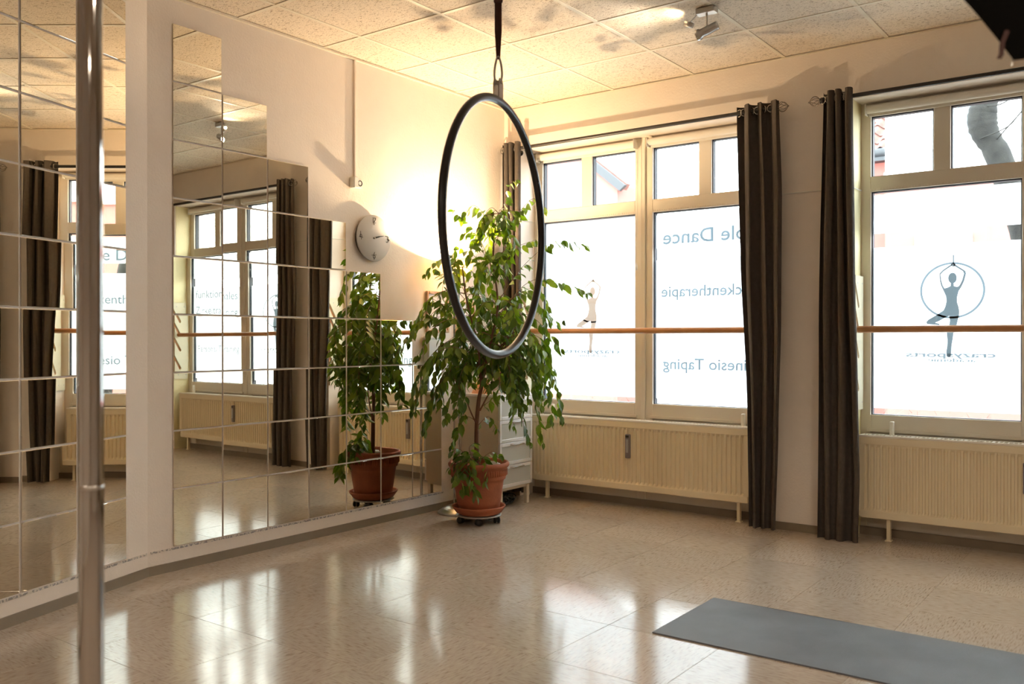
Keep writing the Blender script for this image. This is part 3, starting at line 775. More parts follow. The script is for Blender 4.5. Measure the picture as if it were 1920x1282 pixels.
# ================================================================ CABINET IN THE CORNER
cx0, cx1, cy0, cy1 = XL+.012, -3.86, 5.045, 5.445
cab = thing('drawer_cabinet', 'slim white drawer cabinet with frosted glass fronts standing in the corner', 'cabinet', ((cx0+cx1)/2, (cy0+cy1)/2, 0))
m = MB(); zb_, zt_ = .145, .80
m.box(cx0, cx1-.018, cy0, cy0+.016, zb_, zt_, .001).box(cx0, cx1-.018, cy1-.016, cy1, zb_, zt_, .001).box(cx0, cx1-.018, cy0+.016, cy1-.016, zb_, zb_+.016, .001).box(cx0, cx0+.006, cy0+.016, cy1-.016, zb_+.016, zt_)
obj('carcass', m, 'cab', cab)
obj('top', MB().box(cx0, cx1+.006, cy0-.006, cy1+.006, zt_, zt_+.018, .003), 'cab_white', cab)
obj('plinth_rail', MB().box(cx0+.02, cx1-.022, cy0+.012, cy1-.012, zb_-.022, zb_, .001), 'cab', cab)
for x in (cx0+.03, cx1-.045):
    for y in (cy0+.02, cy1-.055): obj('leg', MB().box(x, x+.032, y, y+.032, 0, zb_-.005, .003), 'cab', cab)
nd = 4; hh = (zt_-zb_)/nd-.004
hh = (zt_-zb_-.006)/nd
for k in range(nd):
    z0 = zb_+.003+k*hh; z1 = z0+hh-.004
    d = MB(); b_ = .024
    xa_, xb_ = cx1-.018, cx1
    d.box(xa_, xb_, cy0+.002, cy0+b_, z0, z1, .002).box(xa_, xb_, cy1-b_, cy1-.002, z0, z1, .002).box(xa_, xb_, cy0+b_, cy1-b_, z0, z0+b_, .002).box(xa_, xb_, cy0+b_, cy1-b_, z1-b_, z1, .002)
    dr = obj('drawer', d, 'cab_white', cab)
    obj('glass_panel', MB().box(xa_+.004, xb_-.006, cy0+b_, cy1-b_, z0+b_, z1-b_), 'cab_glass', dr)
    yc = (cy0+cy1)/2
    obj('handle', MB().tube([(xb_-.002, yc-.075, z1-.016), (xb_+.018, yc-.07, z1-.016), (xb_+.018, yc+.07, z1-.016), (xb_-.002, yc+.075, z1-.016)], .004, 8), 'chrome', dr)
ZT = zt_+.018
rn = random.Random(4)
for k, (x, y) in enumerate(((-3.93, 5.12), (-3.91, 5.19), (-3.95, 5.25), (-3.91, 5.31), (-3.95, 5.38))):
    r_ = .026+.008*rn.random()
    m = MB(); m.lathe([(0, 0), (r_*.7, .003), (r_, r_*.45), (r_*.85, r_*.9), (r_*.4, r_*1.15), (0, r_*1.2)], (x, y, ZT), 14)
    single('pebble', m, 'paper', ('white pebble nearest the fig plant on the cabinet edge', 'second white pebble from the fig side on the cabinet', 'middle white pebble of the row on the cabinet', 'fourth white pebble in the row towards the curtain', 'last white pebble at the curtain end of the cabinet')[k], 'stone', (x, y, ZT), 'white pebbles on the cabinet')
# peach cloth heap
def heap(c, rx, ry, h, seed, nx=22, ny=22):
    rn = random.Random(seed); ks = [(rn.uniform(4, 11), rn.uniform(4, 11), rn.uniform(0, 6)) for _ in range(5)]
    def f(u, v):
        a = 2*PI*u; rr = v
        w_ = sum(math.sin(k0*math.cos(a)*rr*2+k1*math.sin(a)*rr*2+k2) for k0, k1, k2 in ks)/5
        return (c[0]+rx*rr*math.cos(a)*(1+.12*math.sin(3*a+seed)), c[1]+ry*rr*math.sin(a), c[2]+max(0, h*(1-rr**2.2)*(1+.45*w_))+(.0 if rr > .99 else .002))
    return MB().grid(f, nx, ny)
single('cloth_heap', heap((-4.08, 5.13, ZT), .085, .065, .10, 3), 'orange_cloth', 'crumpled peach cloth heaped on the cabinet near the wall', 'cloth', (-4.08, 5.13, ZT))
bk = thing('basket', 'brown wicker basket on the cabinet behind the fig plant', 'basket', (-4.0, 5.33, ZT))
obj('bowl', MB().lathe([(0, .002), (.05, .002), (.065, .08), (.075, .15), (.070, .15), (.06, .08), (.045, .01), (0, .01)], (-4.02, 5.33, ZT), 24), 'brown_wicker', bk)
obj('rim', MB().tube([(-4.02+.073*math.cos(a*PI/12), 5.33+.073*math.sin(a*PI/12), ZT+.152) for a in range(24)], .006, 8, closed=True), 'brown_wicker', bk)
# cables below
m = MB(); rn = random.Random(8)
for k in range(5):
    pts = []; ph = rn.uniform(0, 6); r0 = rn.uniform(.05, .09)
    for q in range(40):
        a = q*.42+ph; pts.append((-4.0+ (r0+.02*math.sin(q*.9+k))*math.cos(a)*1.1, 5.24+(r0+.02*math.cos(q*.7))*math.sin(a)*1.2, .012+.055*abs(math.sin(q*.31+k))))
    m.tube(pts, .0042, 6)
single('cable_tangle', m, 'black_plastic', 'tangle of black power cables on the floor under the corner cabinet', 'cable', (-4.0, 5.24, 0))
m = MB().box(-4.17, -4.11, 5.33, 5.40, .0, .05, .006)
single('power_adapter', m, 'black_plastic', 'black power adapter among the cables under the corner cabinet', 'adapter', (-4.14, 5.365, 0))

# ================================================================ FLOOR LAMP
lx, ly = -4.055, 4.80
lp = thing('floor_lamp', 'twin pole chrome uplighter lamp glowing in the corner behind the fig', 'lamp', (lx, ly, 0))
obj('base', MB().lathe([(0, .0), (.132, .0), (.135, .006), (.128, .014), (.10, .034), (.06, .052), (.02, .062), (0, .063)], (lx, ly, 0), 48), 'steel', lp)
for s in (-1, 1):
    o_ = rt*.017*s
    obj('pole', MB().tube([(lx+o_.x, ly+o_.y, .05), (lx+o_.x, ly+o_.y, 1.64)], .0062, 12), 'chrome', lp)
obj('collar', MB().lathe([(0, 0), (.026, 0), (.028, .004), (.028, .17), (.026, .174), (0, .174)], (lx, ly, 1.0), 24), 'chrome', lp)
obj('stem_joint', MB().lathe([(0, 0), (.03, 0), (.03, .03), (.012, .05), (.012, .08), (0, .08)], (lx, ly, 1.60), 24), 'chrome', lp)
obj('bowl', MB().lathe([(.012, 1.665), (.06, 1.672), (.105, 1.700), (.132, 1.752), (.135, 1.760), (.130, 1.760), (.100, 1.706), (.058, 1.678), (.012, 1.671)], (lx, ly, 0), 48, closed=True), 'lamp_glass', lp)
obj('bulb', MB().lathe([(0, 1.674), (.010, 1.676), (.013, 1.684), (.009, 1.692), (0, 1.694)], (lx, ly, 0), 16), 'bulb', lp)
def point(name, loc, w, col, r=.03, kind='POINT', parent=None, **kw):
    d = bpy.data.lights.new(name, kind); d.energy = w; d.color = col
    d.shadow_soft_size = r
    for k, v in kw.items(): setattr(d, k, v)
    o = bpy.data.objects.new(name, d); COL.objects.link(o)
    if parent: o.parent = parent; o.location = Vector(loc)-root_of(parent)
    else: o.location = loc
    return o
point('lamp_light', (lx, ly, 1.714), LAMP_W, (1.0, .72, .42), .014, parent=lp)

# ================================================================ CEILING SPOTS
def spot(x, y, lab, dirv, power, off=True, extra=False):
    t = thing('ceiling_spotlight', lab, 'spotlight', (x, y, HC), 'small chrome ceiling spotlights')
    obj('mount', MB().box(x-.055, x+.055, y-.028, y+.028, HC-.034, HC-.003, .004), 'steel', t)
    obj('stem', MB().tube([(x, y, HC-.03), (x, y, HC-.105)], .006, 10), 'steel', t)
    d = Vector(dirv).normalized(); c = Vector((x, y, HC-.125))
    hd_ = MB().lathe([(0, -.065), (.022, -.065), (.024, -.055), (.024, .03), (.031, .038), (.031, .062), (.027, .062), (.023, .04), (0, .038)], c, 20, d)
    h_ = obj('head', hd_, 'steel', t)
    b_ = obj('lens', MB().lathe([(0, .058), (.026, .056)][::-1], c, 20, d), 'bulb', h_)
    l = point('spot_light', c+d*.075, power, (1.0, .84, .66), .02, 'SPOT', t, spot_size=2.2, spot_blend=.6)
    l.rotation_mode = 'QUATERNION'; l.rotation_quaternion = d.to_track_quat('-Z', 'Y')
    return t
sp = spot(-2.05, 4.52, 'small chrome spotlight on the ceiling above the right window', (-.93, -.22, -.36), 14)
# its second, upturned head which throws a pool of light on the ceiling
c = Vector((-2.15, 4.50, HC-.075)); d = Vector((-.75, -.05, .35)).normalized()
obj('upturned_head', MB().lathe([(0, -.03), (.014, -.03), (.016, .02), (.013, .02), (0, .012)], c, 16, d).tube([(-2.10, 4.51, HC-.03), tuple(c)], .004, 6), 'steel', sp)
l = point('spot_light', c+d*.03, 2.2, (1.0, .78, .5), .01, 'SPOT', sp, spot_size=2.3, spot_blend=.8)
l.rotation_mode = 'QUATERNION'; l.rotation_quaternion = d.to_track_quat('-Z', 'Y')
for x, y, dv, lb in ((1.2, 1.2, (-.3, .2, -1), 'added fill spotlight on the ceiling out of view behind the right window end'), (-1.4, -1.3, (.1, .3, -1), 'added fill spotlight on the ceiling out of view behind the camera at left'), (1.6, -1.4, (-.2, .3, -1), 'added fill spotlight on the ceiling out of view behind the camera at right')):
    spot(x, y, lb, dv, FILL_W)  # unseen copies of the spotlight, added to fill the room with light

# ================================================================ PHOTO UMBRELLA (near, upper right)
A = Vector((-.237, 1.82, 1.714)); UR = .42
uc = A + rt*(.383*UR) + Vector((0, 0, .924*UR))
ax = (-fw*1.0 + Vector((0, 0, .0))).normalized()      # convex black side faces the camera
um = thing('photo_umbrella', 'black studio umbrella poking into the picture at the upper right', 'umbrella', tuple(uc))
tips = [uc + (rt*math.sin(math.radians(22.5+45*k)) + Vector((0, 0, 1))*math.cos(math.radians(22.5+45*k)))*UR for k in range(8)]
cm_ = MB()
for k in range(8):
    p0, p1 = tips[k], tips[(k+1) % 8]
    def f(u, v, p0=p0, p1=p1):
        q = uc + ((p0*(1-u)+p1*u)-uc)*v*(1-.035*math.sin(PI*u)*v)
        return q + ax*(.13*(1-v*v)) 
    cm_.grid(f, 8, 8)
obj('canopy', cm_, 'umbrella', um)
for k in range(8):
    pts = [uc + (tips[k]-uc)*(q/8) + ax*(.13*(1-(q/8)**2)-.004) for q in range(9)] + [tips[k] + (tips[k]-uc).normalized()*.012]
    obj('rib', MB().tube(pts, .0016, 6), 'steel', um)
obj('shaft', MB().tube([uc+ax*.16, uc-ax*.42], .004, 8), 'steel', um)
s0 = A + rt*(-.018) + Vector((0, 0, .038)) - fw*.01
tie = [s0 + rt*(.0) + Vector((0, 0, .012)), s0 + rt*(-.009) + Vector((0, 0, -.012)), s0 + rt*(-.010) + Vector((0, 0, -.030)), s0 + rt*(-.014)+Vector((0, 0, -.038))]
tm_ = MB()
for a, b in zip(tie, tie[1:]):
    tm_.add([a-rt*.004, a+rt*.005, b+rt*.004, b-rt*.004, a-rt*.004-fw*.002, a+rt*.005-fw*.002, b+rt*.004-fw*.002, b-rt*.004-fw*.002], [(0, 1, 2, 3), (7, 6, 5, 4), (0, 4, 5, 1), (1, 5, 6, 2), (2, 6, 7, 3), (3, 7, 4, 0)])
obj('tie_strap', tm_, 'strap', um)
uc2 = uc - ax*.46 + rt*.42
ls = thing('light_stand', 'black tripod light stand holding the studio umbrella outside the picture', 'stand', (uc2.x, uc2.y, 0))
obj('side_arm', MB().tube([(uc2.x, uc2.y, uc2.z), tuple(uc-ax*.40)], .008, 8), 'black_plastic', ls)
obj('column', MB().tube([(uc2.x, uc2.y, .08), (uc2.x, uc2.y, uc2.z)], .011, 12), 'black_plastic', ls)
for k in range(3):
    a = k*2*PI/3+.4; q = Vector((math.cos(a), math.sin(a), 0))*.42
    obj('leg', MB().tube([(uc2.x, uc2.y, .45), (uc2.x+q.x, uc2.y+q.y, .01)], .008, 8), 'black_plastic', ls)

# ================================================================ PLANT, POT, DOLLY
pc = Vector((-3.727, 4.64, 0))
dl = thing('plant_dolly', 'low round metal dolly on black castors under the fig pot', 'plant stand', (pc.x, pc.y, 0))
obj('platform', MB().lathe([(0, .048), (.150, .048), (.152, .052), (.150, .057), (0, .057)], pc, 40), 'grey_metal', dl)
for k in range(5):
    a = math.radians(20+72*k) ; q = pc + Vector((math.cos(a)*.125, math.sin(a)*.125, 0)); tn = Vector((-math.sin(a+.6), math.cos(a+.6), 0)); ra = Vector((math.cos(a+.6), math.sin(a+.6), 0))
    w_ = MB()
    for s in (-1, 1): w_.lathe([(0, -.007), (.019, -.007), (.022, -.003), (.022, .003), (.019, .007), (0, .007)], q + ra*.012*s + Vector((0, 0, .022)), 16, ra)
    w_.box(q.x-.012, q.x+.012, q.y-.012, q.y+.012, .025, .049, .003)
    obj('castor', w_, 'black_plastic', dl)
sr = MB().lathe([(0, .0575), (.125, .0575), (.150, .070), (.176, .105), (.179, .113), (.174, .116), (.166, .110), (.145, .078), (.12, .068), (0, .066)], pc, 48)
single('pot_saucer', sr, 'terracotta', 'wide terracotta saucer under the fig pot on its dolly', 'saucer', (pc.x, pc.y, .0575))
plant = thing('potted_fig_tree', 'tall weeping fig tree in a ribbed terracotta pot before the corner', 'plant', (pc.x, pc.y, .067))
PB = .0665
prof = [(0, PB), (.128, PB), (.134, PB+.006), (.150, PB+.10), (.164, PB+.20), (.168, PB+.222), (.178, PB+.226), (.180, PB+.238), (.184, PB+.245), (.190, PB+.300), (.196, PB+.304), (.203, PB+.315), (.203, PB+.328), (.194, PB+.338), (.184, PB+.334), (.178, PB+.31), (.174, PB+.285), (0, PB+.285)]
obj('pot', MB().lathe(prof, pc, 64), 'terracotta', plant)
rb = MB()
for k in range(70):
    a = 2*PI*k/70
    q = pc + Vector((math.cos(a), math.sin(a), 0))*.1885; rb.obox(q + Vector((0, 0, PB+.272)), (-math.sin(a), math.cos(a), 0), (math.cos(a), math.sin(a), 0), (0, 0, 1), .0028, .003, .019)
obj('pot_relief', rb, 'terracotta', plant)
obj('soil', MB().lathe([(0, PB+.298), (.10, PB+.297), (.172, PB+.290), (.17, PB+.28)][::-1], pc, 32), 'soil', plant)
sp_ = pc + rt*.085 - fw*.02
m = MB().lathe([(0, 0), (.045, .004), (.058, .022), (.045, .042), (.018, .050), (0, .051)], (sp_.x, sp_.y, PB+.290), 18)
single('pale_stone', m, 'stone', 'smooth pale stone resting on the soil in the fig pot', 'stone', (sp_.x, sp_.y, PB+.290))
m = MB().lathe([(0, 0), (.024, .004), (.030, .014), (.022, .026), (0, .030)], (sp_.x-.01, sp_.y+.07, PB+.292), 14)
single('small_stone', m, 'paper', 'small whitish stone behind the pale stone in the fig pot', 'stone', (sp_.x, sp_.y+.07, PB+.292))

TWIGS=[[(-0.06,0,1.341),(-0.202,-0.05,1.447),(-0.343,-0.1,1.341),(-0.485,-0.12,1.199),(-0.538,-0.12,1.1)],[(-0.06,0,1.199),(-0.202,-0.1,1.199),(-0.343,-0.15,1.058),(-0.407,-0.15,0.916),(-0.432,-0.15,0.757)],[(-0.042,0,1.022),(-0.166,-0.1,1.022),(-0.273,-0.15,0.881),(-0.333,-0.15,0.704),(-0.354,-0.15,0.633)],[(-0.096,0,1.483),(-0.202,0,1.607),(-0.301,0,1.695),(-0.354,0,1.653)],[(-0.089,0,1.518),(-0.166,0.05,1.677),(-0.22,0.05,1.766),(-0.29,0.05,1.73)],[(-0.06,0,1.27),(-0.166,0.1,1.199),(-0.237,0.15,1.022),(-0.251,0.15,0.863)],[(-0.078,0,1.341),(-0.237,-0.15,1.359),(-0.379,-0.2,1.323),(-0.443,-0.2,1.199)],[(-0.078,0,1.412),(-0.237,0.1,1.447),(-0.343,0.12,1.483),(-0.432,0.12,1.341)],[(-0.06,0,1.128),(-0.166,-0.25,1.164),(-0.29,-0.3,1.093),(-0.343,-0.3,0.916)],[(-0.025,0,0.916),(-0.113,-0.1,0.934),(-0.184,-0.15,0.827),(-0.209,-0.15,0.704)],[(-0.042,0,1.058),(-0.184,0,1.093),(-0.326,0,1.022),(-0.414,0,0.827),(-0.421,0,0.739)],[(-0.067,0,1.306),(-0.184,-0.2,1.341),(-0.29,-0.3,1.27),(-0.343,-0.3,1.164),(-0.379,-0.3,1.111)],[(-0.06,0,1.164),(-0.202,-0.05,1.022),(-0.301,-0.1,0.81),(-0.343,-0.1,0.633)],[(0.117,0,1.341),(0.223,0,1.483),(0.365,0,1.553),(0.443,0,1.483),(0.471,0,1.341)],[(0.117,0,1.447),(0.294,-0.05,1.695),(0.506,-0.1,1.854),(0.691,-0.1,1.83)],[(0.099,0,1.341),(0.329,-0.05,1.589),(0.542,-0.05,1.589),(0.712,-0.05,1.525)],[(0.117,0,1.199),(0.294,-0.1,1.27),(0.436,-0.15,1.128),(0.506,-0.15,0.916),(0.542,-0.15,0.696)],[(0.099,0,1.128),(0.223,-0.1,1.164),(0.329,-0.15,1.022),(0.375,-0.15,0.845),(0.4,-0.15,0.633),(0.421,-0.15,0.544)],[(0.064,0,1.022),(0.188,-0.1,0.987),(0.258,-0.15,0.845),(0.294,-0.15,0.668),(0.329,-0.15,0.555)],[(0.081,0,1.199),(0.188,-0.2,1.128),(0.212,-0.25,0.916)],[(0.117,0,1.376),(0.329,0.05,1.376),(0.489,0.05,1.235),(0.549,0.05,1.157)],[(0.124,0,1.341),(0.365,0.1,1.447),(0.506,0.1,1.341),(0.559,0.1,1.341)],[(0.117,0,1.412),(0.312,0.1,1.536),(0.436,0.1,1.376),(0.471,0.1,1.128)],[(0.099,0,1.164),(0.258,0.1,1.199),(0.365,0.1,1.022),(0.418,0.1,0.774)],[(0.099,0,1.27),(0.258,-0.2,1.341),(0.365,-0.25,1.199),(0.4,-0.25,0.987)],[(0.064,0,0.987),(0.17,0.1,0.951),(0.223,0.1,0.774),(0.23,0.1,0.633)],[(0.099,0,1.199),(0.329,-0.05,1.164),(0.453,-0.05,0.987),(0.489,-0.05,0.668)],[(0.099,0,1.766),(0.117,0,1.978),(0.17,0,2.12),(0.205,0,2.244),(0.244,0,2.272)],[(0.081,0,1.695),(0.011,0,1.872),(-0.067,0,1.978),(-0.159,0,2.067)],[(0.081,0,1.624),(-0.025,0.05,1.766),(-0.138,0.05,1.83),(-0.184,0.05,1.784)],[(0.099,0,1.872),(0.188,0,1.961),(0.276,0,2.067),(0.365,0,2.148),(0.436,0,2.092)],[(0.099,0,1.766),(0.223,0,1.819),(0.372,0,1.872)],[(0.081,0,1.908),(0.028,0,2.049),(-0.042,0,2.102),(-0.11,0,2.031)],[(0.11,0,1.837),(0.159,-0.05,1.978),(0.188,-0.05,2.049),(0.276,-0.05,2.067)],[(0.081,0,1.624),(0.028,-0.1,1.801),(-0.025,-0.1,1.908),(-0.096,-0.1,1.908)],[(0.103,0,1.695),(0.17,-0.1,1.801),(0.223,-0.1,1.908),(0.23,-0.1,1.801)],[(-0.014,0,0.668),(-0.078,-0.05,0.704),(-0.131,-0.1,0.633),(-0.174,-0.1,0.526)],[(-0.014,0,0.633),(0.064,-0.05,0.704),(0.117,-0.08,0.633)],[(-0.014,0,0.739),(0.099,0.05,0.827),(0.135,0.05,0.916)],[(-0.007,-0.05,0.392),(-0.113,-0.12,0.456),(-0.184,-0.15,0.378)],[(-0.025,-0.05,0.403),(-0.078,-0.15,0.456),(-0.103,-0.22,0.332),(-0.103,-0.22,0.261)],[(-0.018,-0.05,0.403),(-0.042,-0.15,0.473),(-0.025,-0.24,0.349),(-0.011,-0.24,0.225)],[(-0.025,-0.05,0.392),(-0.124,-0.1,0.498),(-0.166,-0.12,0.484)],[(-0.007,-0.05,0.392),(0.028,-0.15,0.456),(0.064,-0.2,0.378),(0.053,-0.21,0.314)],[(-0.032,-0.05,0.399),(-0.103,-0.16,0.427),(-0.145,-0.2,0.349)],[(-0.025,-0.05,0.399),(-0.06,-0.1,0.498),(-0.032,-0.1,0.534)],[(-0.018,-0.05,0.399),(-0.06,-0.2,0.438),(-0.067,-0.235,0.314),(-0.06,-0.235,0.261)],[(-0.007,-0.02,0.399),(0.081,-0.05,0.47),(0.145,-0.06,0.456)]]
BRANCHES=[[(-0.014,0,0.378,0.016),(-0.014,0,0.633,0.014),(0.0,0,0.81,0.013),(0.018,0,0.909,0.012),(0.004,0,1.022,0.009),(-0.004,0,1.164,0.008),(-0.053,0.02,1.359,0.007),(-0.089,0.03,1.518,0.006),(-0.11,0.03,1.695,0.004)],[(0.018,0,0.909,0.01),(0.053,-0.02,1.058,0.009),(0.089,-0.03,1.235,0.008),(0.127,-0.02,1.447,0.007),(0.096,0,1.73,0.005),(0.103,0,1.908,0.004),(0.131,0,2.049,0.003)],[(-0.004,0,0.633,0.006),(-0.046,-0.03,0.721,0.005),(-0.089,-0.05,0.827,0.004),(-0.166,-0.08,0.969,0.003)],[(0.007,0,0.739,0.006),(0.064,0.02,0.845,0.005),(0.135,0.04,0.934,0.004)],[(0.053,-0.02,1.058,0.006),(0.135,-0.04,1.164,0.004),(0.223,-0.06,1.199,0.003)]]

def PW(p): return pc + rt*p[0] + fw*p[1] + Vector((0, 0, p[2]))
def smooth_path(P, n=8):
    P = [Vector(p) for p in P]; P = [P[0]*2-P[1]] + P + [P[-1]*2-P[-2]]; out = []
    for i in range(1, len(P)-2):
        for k in range(n):
            t_ = k/n; a, b, c_, d_ = P[i-1], P[i], P[i+1], P[i+2]
            out.append(.5*((2*b) + (c_-a)*t_ + (2*a-5*b+4*c_-d_)*t_*t_ + (3*b-a-3*c_+d_)*t_**3))
    out.append(P[-2]); return out
rn = random.Random(21)
for k, b in enumerate(BRANCHES):
    pts = smooth_path([PW(p) for p in b], 6); rr = [p[3] for p in b]; n_ = len(pts)
    rad = []
    for i in range(n_):
        u = i/(n_-1)*(len(rr)-1); j = min(int(u), len(rr)-2); rad.append(rr[j]*(1-(u-j))+rr[j+1]*(u-j))
    obj('trunk' if k == 0 else 'branch', MB().tube(pts, rad, 10), 'bark', plant)
# extra random twigs filling the crown
TW = [[PW(p) for p in t_] for t_ in TWIGS]
src = []
for b in BRANCHES:
    for p in b:
        if p[2] > 1.0: src.append(PW(p))
for k in range(88):
    s_ = rn.choice(src).copy(); a = rn.uniform(0, 2*PI); L = rn.uniform(.14, .34); side = rn.uniform(-1, 1)
    hv = rt*math.cos(a)*L*1.1 + fw*math.sin(a)*L*.8
    up = rn.uniform(.0, .10) if s_.z < 1.5 else rn.uniform(-.02, .06)
    drop = rn.uniform(.08, .30)
    if s_.z > 1.72: L *= .5; hv *= .45; drop *= .5
    TW.append([s_, s_ + hv*.45 + Vector((0, 0, up)), s_ + hv*.85 + Vector((0, 0, up*.6-drop*.25)), s_ + hv*1.05 + Vector((0, 0, -drop))])
tw = MB(); leaves = []
for t_ in TW:
    pts = smooth_path(t_, 7); n_ = len(pts)
    tw.tube(pts, [.0022*(1-.6*i/(n_-1)) for i in range(n_)], 5)
    tot = sum((pts[i+1]-pts[i]).length for i in range(n_-1)); acc = 0; nxt = tot*.22; side = 1
    for i in range(n_-1):
        seg = pts[i+1]-pts[i]; sl = seg.length
        while nxt <= acc+sl:
            p = pts[i] + seg*((nxt-acc)/sl); fr_ = nxt/tot
            leaves.append((p, seg.normalized(), side, fr_)); side = -side; nxt += rn.uniform(.018, .034)
        acc += sl
    for q in range(2): leaves.append((pts[-1], (pts[-1]-pts[-2]).normalized(), rn.choice((-1, 1)), 1))
obj('twigs', tw, 'bark', plant, kind='stuff')
# leaf: pointed oval folded along its midrib with a drip tip, base at origin, along +X
LS = [(0, 0), (.12, .13), (.30, .215), (.50, .225), (.70, .155), (.85, .06), (1.0, .0)]
def leaf_geo():
    vs = []; fs = []
    for i, (x, w_) in enumerate(LS):
        zc = -.10*x*x
        vs.append((x, 0, zc))
        if 0 < i < 6: vs += [(x, w_, zc+.35*w_), (x, -w_, zc+.35*w_)]
    idx = {}
    k = 0
    for i in range(7):
        idx[i] = k; k += 3 if 0 < i < 6 else 1
    for i in range(6):
        a, b = idx[i], idx[i+1]
        if i == 0: fs += [(a, b, b+1), (a, b+2, b)]
        elif i == 5: fs += [(a, b, a+1), (a, a+2, b)]
        else: fs += [(a, b, b+1, a+1), (a+2, b+2, b, a)]
    return vs, fs
LV, LF = leaf_geo()
lm = MB().add(LV, LF, True).mesh('leaf', 'leaf')
data = []
for p, d_, s_, fr_ in leaves:
    out = d_.cross(Vector((0, 0, 1)))
    if out.length < .1: out = Vector((rn.uniform(-1, 1), rn.uniform(-1, 1), 0))
    out.normalize()
    dirv = (d_*.55 + out*s_*rn.uniform(.45, 1.3) + Vector((0, 0, -rn.uniform(.3, 1.25))) + Vector((rn.uniform(-.3, .3), rn.uniform(-.3, .3), 0))).normalized()
    sz = rn.uniform(.060, .098)*(1.0 if fr_ < .95 else .75)
    nrm = Vector((rn.uniform(-1, 1), rn.uniform(-1, 1), rn.uniform(.1, 1.2))); nrm = (nrm - dirv*nrm.dot(dirv)).normalized()
    yv = nrm.cross(dirv)
    mat = Matrix(((dirv.x, yv.x, nrm.x, 0), (dirv.y, yv.y, nrm.y, 0), (dirv.z, yv.z, nrm.z, 0), (0, 0, 0, 1)))
    data.append((p + dirv*.008, mat, sz))
data = [d_ for d_ in data if d_[0].x > XL+.05 and d_[0].y < 5.6 and (d_[0].z > .42 or (d_[0]-pc).xy.length > .2)]
data.sort(key=lambda d_: ((d_[0]-Vector((0, 0, CAMZ))).length)/d_[2])
ro = root_of(plant)
for p, mat, sz in data[:300]:
    o = bpy.data.objects.new('leaf', lm); COL.objects.link(o); o.parent = plant
    o.matrix_local = Matrix.Translation(p-ro) @ mat @ Matrix.Scale(sz, 4)
fm = MB()
for p, mat, sz in data[300:]:
    mm_ = Matrix.Translation(p) @ mat @ Matrix.Scale(sz, 4)
    fm.add([mm_ @ Vector(v) for v in LV], LF, True)
obj('foliage', fm, 'leaf', plant, kind='stuff')
print('LEAVES', len(data))

# ================================================================ OUTSIDE
struct('ground', MB().box(-40, 30, YW+DEPTH, 60, -.55, -.5), 'asphalt', 'pale pavement and street outside the windows')
h = MB(); rn = random.Random(5)
for k in range(5200):
    x = rn.uniform(-7, 2.5); y = rn.uniform(6.9, 7.7); z = rn.uniform(-.3, .66); a = rn.uniform(0, 2*PI); L = rn.uniform(.03, .12)
    d_ = Vector((math.cos(a)*.6, math.sin(a)*.6, rn.uniform(-.2, 1))).normalized(); p = Vector((x, y, z)); w_ = Vector((d_.y, -d_.x, 0))*.004
    h.add([p-w_, p+w_, p+d_*L], [(0, 1, 2)])
h.box(-7, 2.5, 7.0, 7.6, -.5, .55)
ho = single('hedge', h, 'hedge', 'low bare brown winter hedge outside below the windows', 'hedge', (-2, 7.3, -.5)); ho['kind'] = 'stuff'
# white house with pink ground floor, straight across the street
def building(name, lab, x0, x1, y0, y1, z0, zpink, z1, wins, roof=None):
    t = thing(name, lab, 'building', ((x0+x1)/2, (y0+y1)/2, -.5))
    obj('lower_wall', MB().box(x0, x1, y0, y1, z0, zpink), 'plaster_pink', t)
    if z1 > zpink: obj('upper_wall', MB().box(x0, x1, y0, y1, zpink, z1), 'plaster_white', t)
    for a, b, c_, d_ in wins:
        f = obj('window', MB().box(a-.12, b+.12, y0-.06, y0+.02, c_-.10, d_+.12).box((a+b)/2-.04, (a+b)/2+.04, y0-.08, y0, c_, d_), 'plaster_white', t)
        obj('window_pane', MB().box(a, (a+b)/2-.04, y0-.07, y0-.05, c_, d_).box((a+b)/2+.04, b, y0-.07, y0-.05, c_, d_), 'far_glass', f)
    return t
hz = building('white_house', 'white rendered house with pink ground storey across the street', -4.40, 6.5, 17.6, 24, -.5, 4.25, 9.5,
         [(-3.75, -3.05, 1.8, 2.98), (-1.6, -.9, 1.8, 3.02), (-3.55, -2.85, 4.75, 6.2), (-1.75, -.95, 4.75, 6.2), (.4, 1.2, 4.75, 6.2), (.4, 1.2, 1.8, 3.0)])
obj('cornice', MB().box(-4.40, 6.5, 17.5, 17.62, 4.18, 4.30), 'plaster_white', hz)
pk = thing('pink_house', 'pink rendered house with red tiled roof and grey gutter', 'building', (-5.7, 20.3, -.5))
obj('wall', MB().box(-6.9, -4.46, 18.6, 22, -.5, 4.70), 'plaster_pink', pk)
obj('gutter', MB().tube([(-7.0, 18.4, 4.86), (-4.46, 18.4, 4.86)], .10, 12).box(-7.0, -4.46, 18.35, 18.6, 4.70, 4.80), 'gutter', pk)
# pantile roof: rows of wavy tiles, each tile a part on the visible slope
tile = MB()
def tf(u, v): return (.30*u, .40*v*.80, .40*v*.60 + .045*math.sin(u*2*PI) + .03*(1-v))
tile.grid(tf, 8, 1); tmesh = tile.mesh('roof_tile', 'roof')
rc = 0
for j in range(12):
    for i in range(9):
        o = inst('roof_tile', tmesh, pk, (-6.86+.262*i, 18.35+j*.27, 4.90+j*.205)); rc += 1
obj('roof_deck', MB().prism([(18.4, 4.82), (22.0, 7.55), (22.0, 7.45), (18.4, 4.72)], lambda p, d_: (d_, p[0], p[1]), -7.0, -4.46), 'roof', pk)
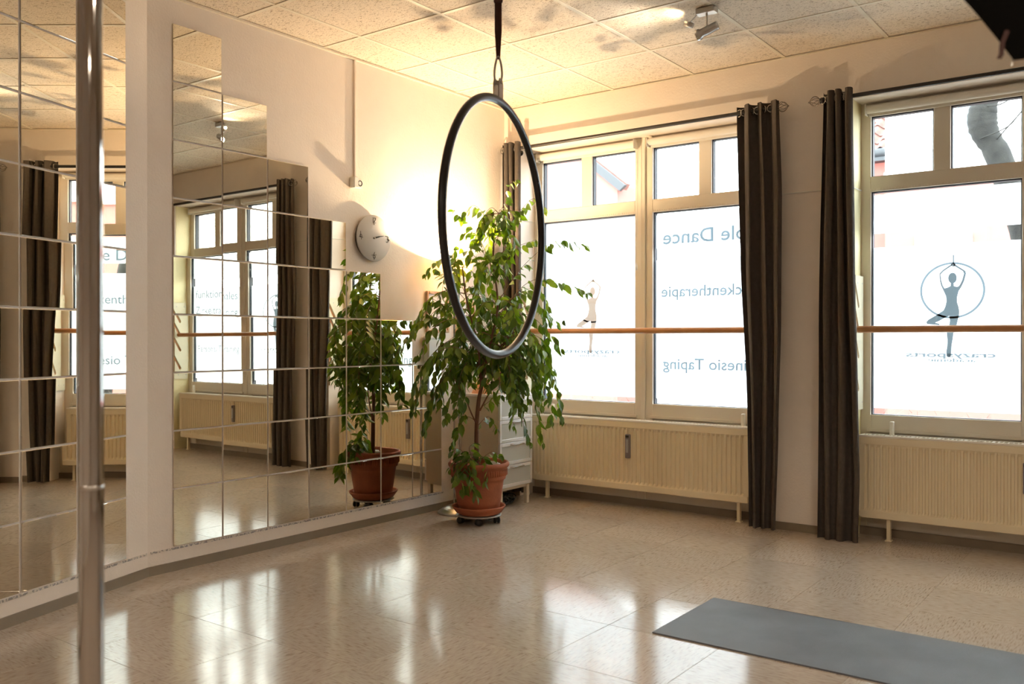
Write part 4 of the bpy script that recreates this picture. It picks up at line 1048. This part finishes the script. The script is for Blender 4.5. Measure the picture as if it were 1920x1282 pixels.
# gable house farther left, seen through the window behind the plant
gh = thing('gable_house', 'pale pink gabled house with grey verge board farther down the street', 'building', (-13, 20, -.5))
obj('wall', MB().prism([(-16.5, -.5), (-10.25, -.5), (-10.25, 4.75), (-13.5, 7.0), (-16.5, 4.55)], lambda p, d_: (p[0], d_, p[1]), 17.8, 18.8), 'plaster_pink', gh)
obj('verge_board', MB().prism([(-10.15, 4.56), (-10.0, 4.68), (-13.5, 7.45), (-13.5, 7.25)], lambda p, d_: (p[0], d_, p[1]), 17.70, 17.8), 'gutter', gh)
obj('roof', MB().prism([(-10.1, 4.6), (-10.0, 4.72), (-13.5, 7.5), (-17.2, 4.72), (-17.1, 4.55), (-13.5, 7.35)], lambda p, d_: (p[0], d_, p[1]), 17.8, 17.95), 'roof', gh)
# tree
tr_ = thing('street_tree', 'thick leaning tree trunk with mossy bark outside the right window', 'tree', (-.9, 9.5, -.5))
tp = [(-.75, 9.5, -.5), (-.95, 9.5, 1.2), (-1.13, 9.5, 2.1), (-1.34, 9.5, 2.87), (-1.47, 9.5, 3.16), (-1.50, 9.5, 3.32), (-1.47, 9.5, 3.47), (-1.38, 9.55, 3.9), (-1.25, 9.6, 5.2)]
tt_ = smooth_path(tp, 6); n_ = len(tt_)
rn = random.Random(3)
obj('trunk', MB().tube(tt_, [(.118 - .018*i/(n_-1) + (.018 if abs(tt_[i].z-3.28) < .12 else 0))*rn.uniform(.93, 1.07) for i in range(n_)], 16), 'tree_bark', tr_)
for a in ([(-1.4, 9.45, 3.05), (-1.2, 9.3, 3.22), (-.9, 9.2, 3.5), (-.5, 9.1, 3.7)], [(-1.45, 9.4, 3.4), (-1.3, 9.3, 3.38), (-1.15, 9.3, 3.5), (-1.0, 9.3, 3.8)], [(-1.5, 9.4, 3.1), (-1.25, 9.25, 3.15), (-1.05, 9.2, 3.3), (-.6, 9.2, 3.2), (-.2, 9.2, 3.0)]):
    obj('twig', MB().tube(smooth_path(a, 5), .006, 6), 'tree_bark', tr_)
t2 = thing('street_tree', 'broad grey tree trunk outside the window behind the fig plant', 'tree', (-1.4, 10.2, -.5))
obj('trunk', MB().tube(smooth_path([(-1.0, 10.6, -.5), (-1.0, 10.6, 2), (-.85, 10.7, 4), (-.6, 10.8, 6)], 6), .20, 16), 'tree_bark', t2)
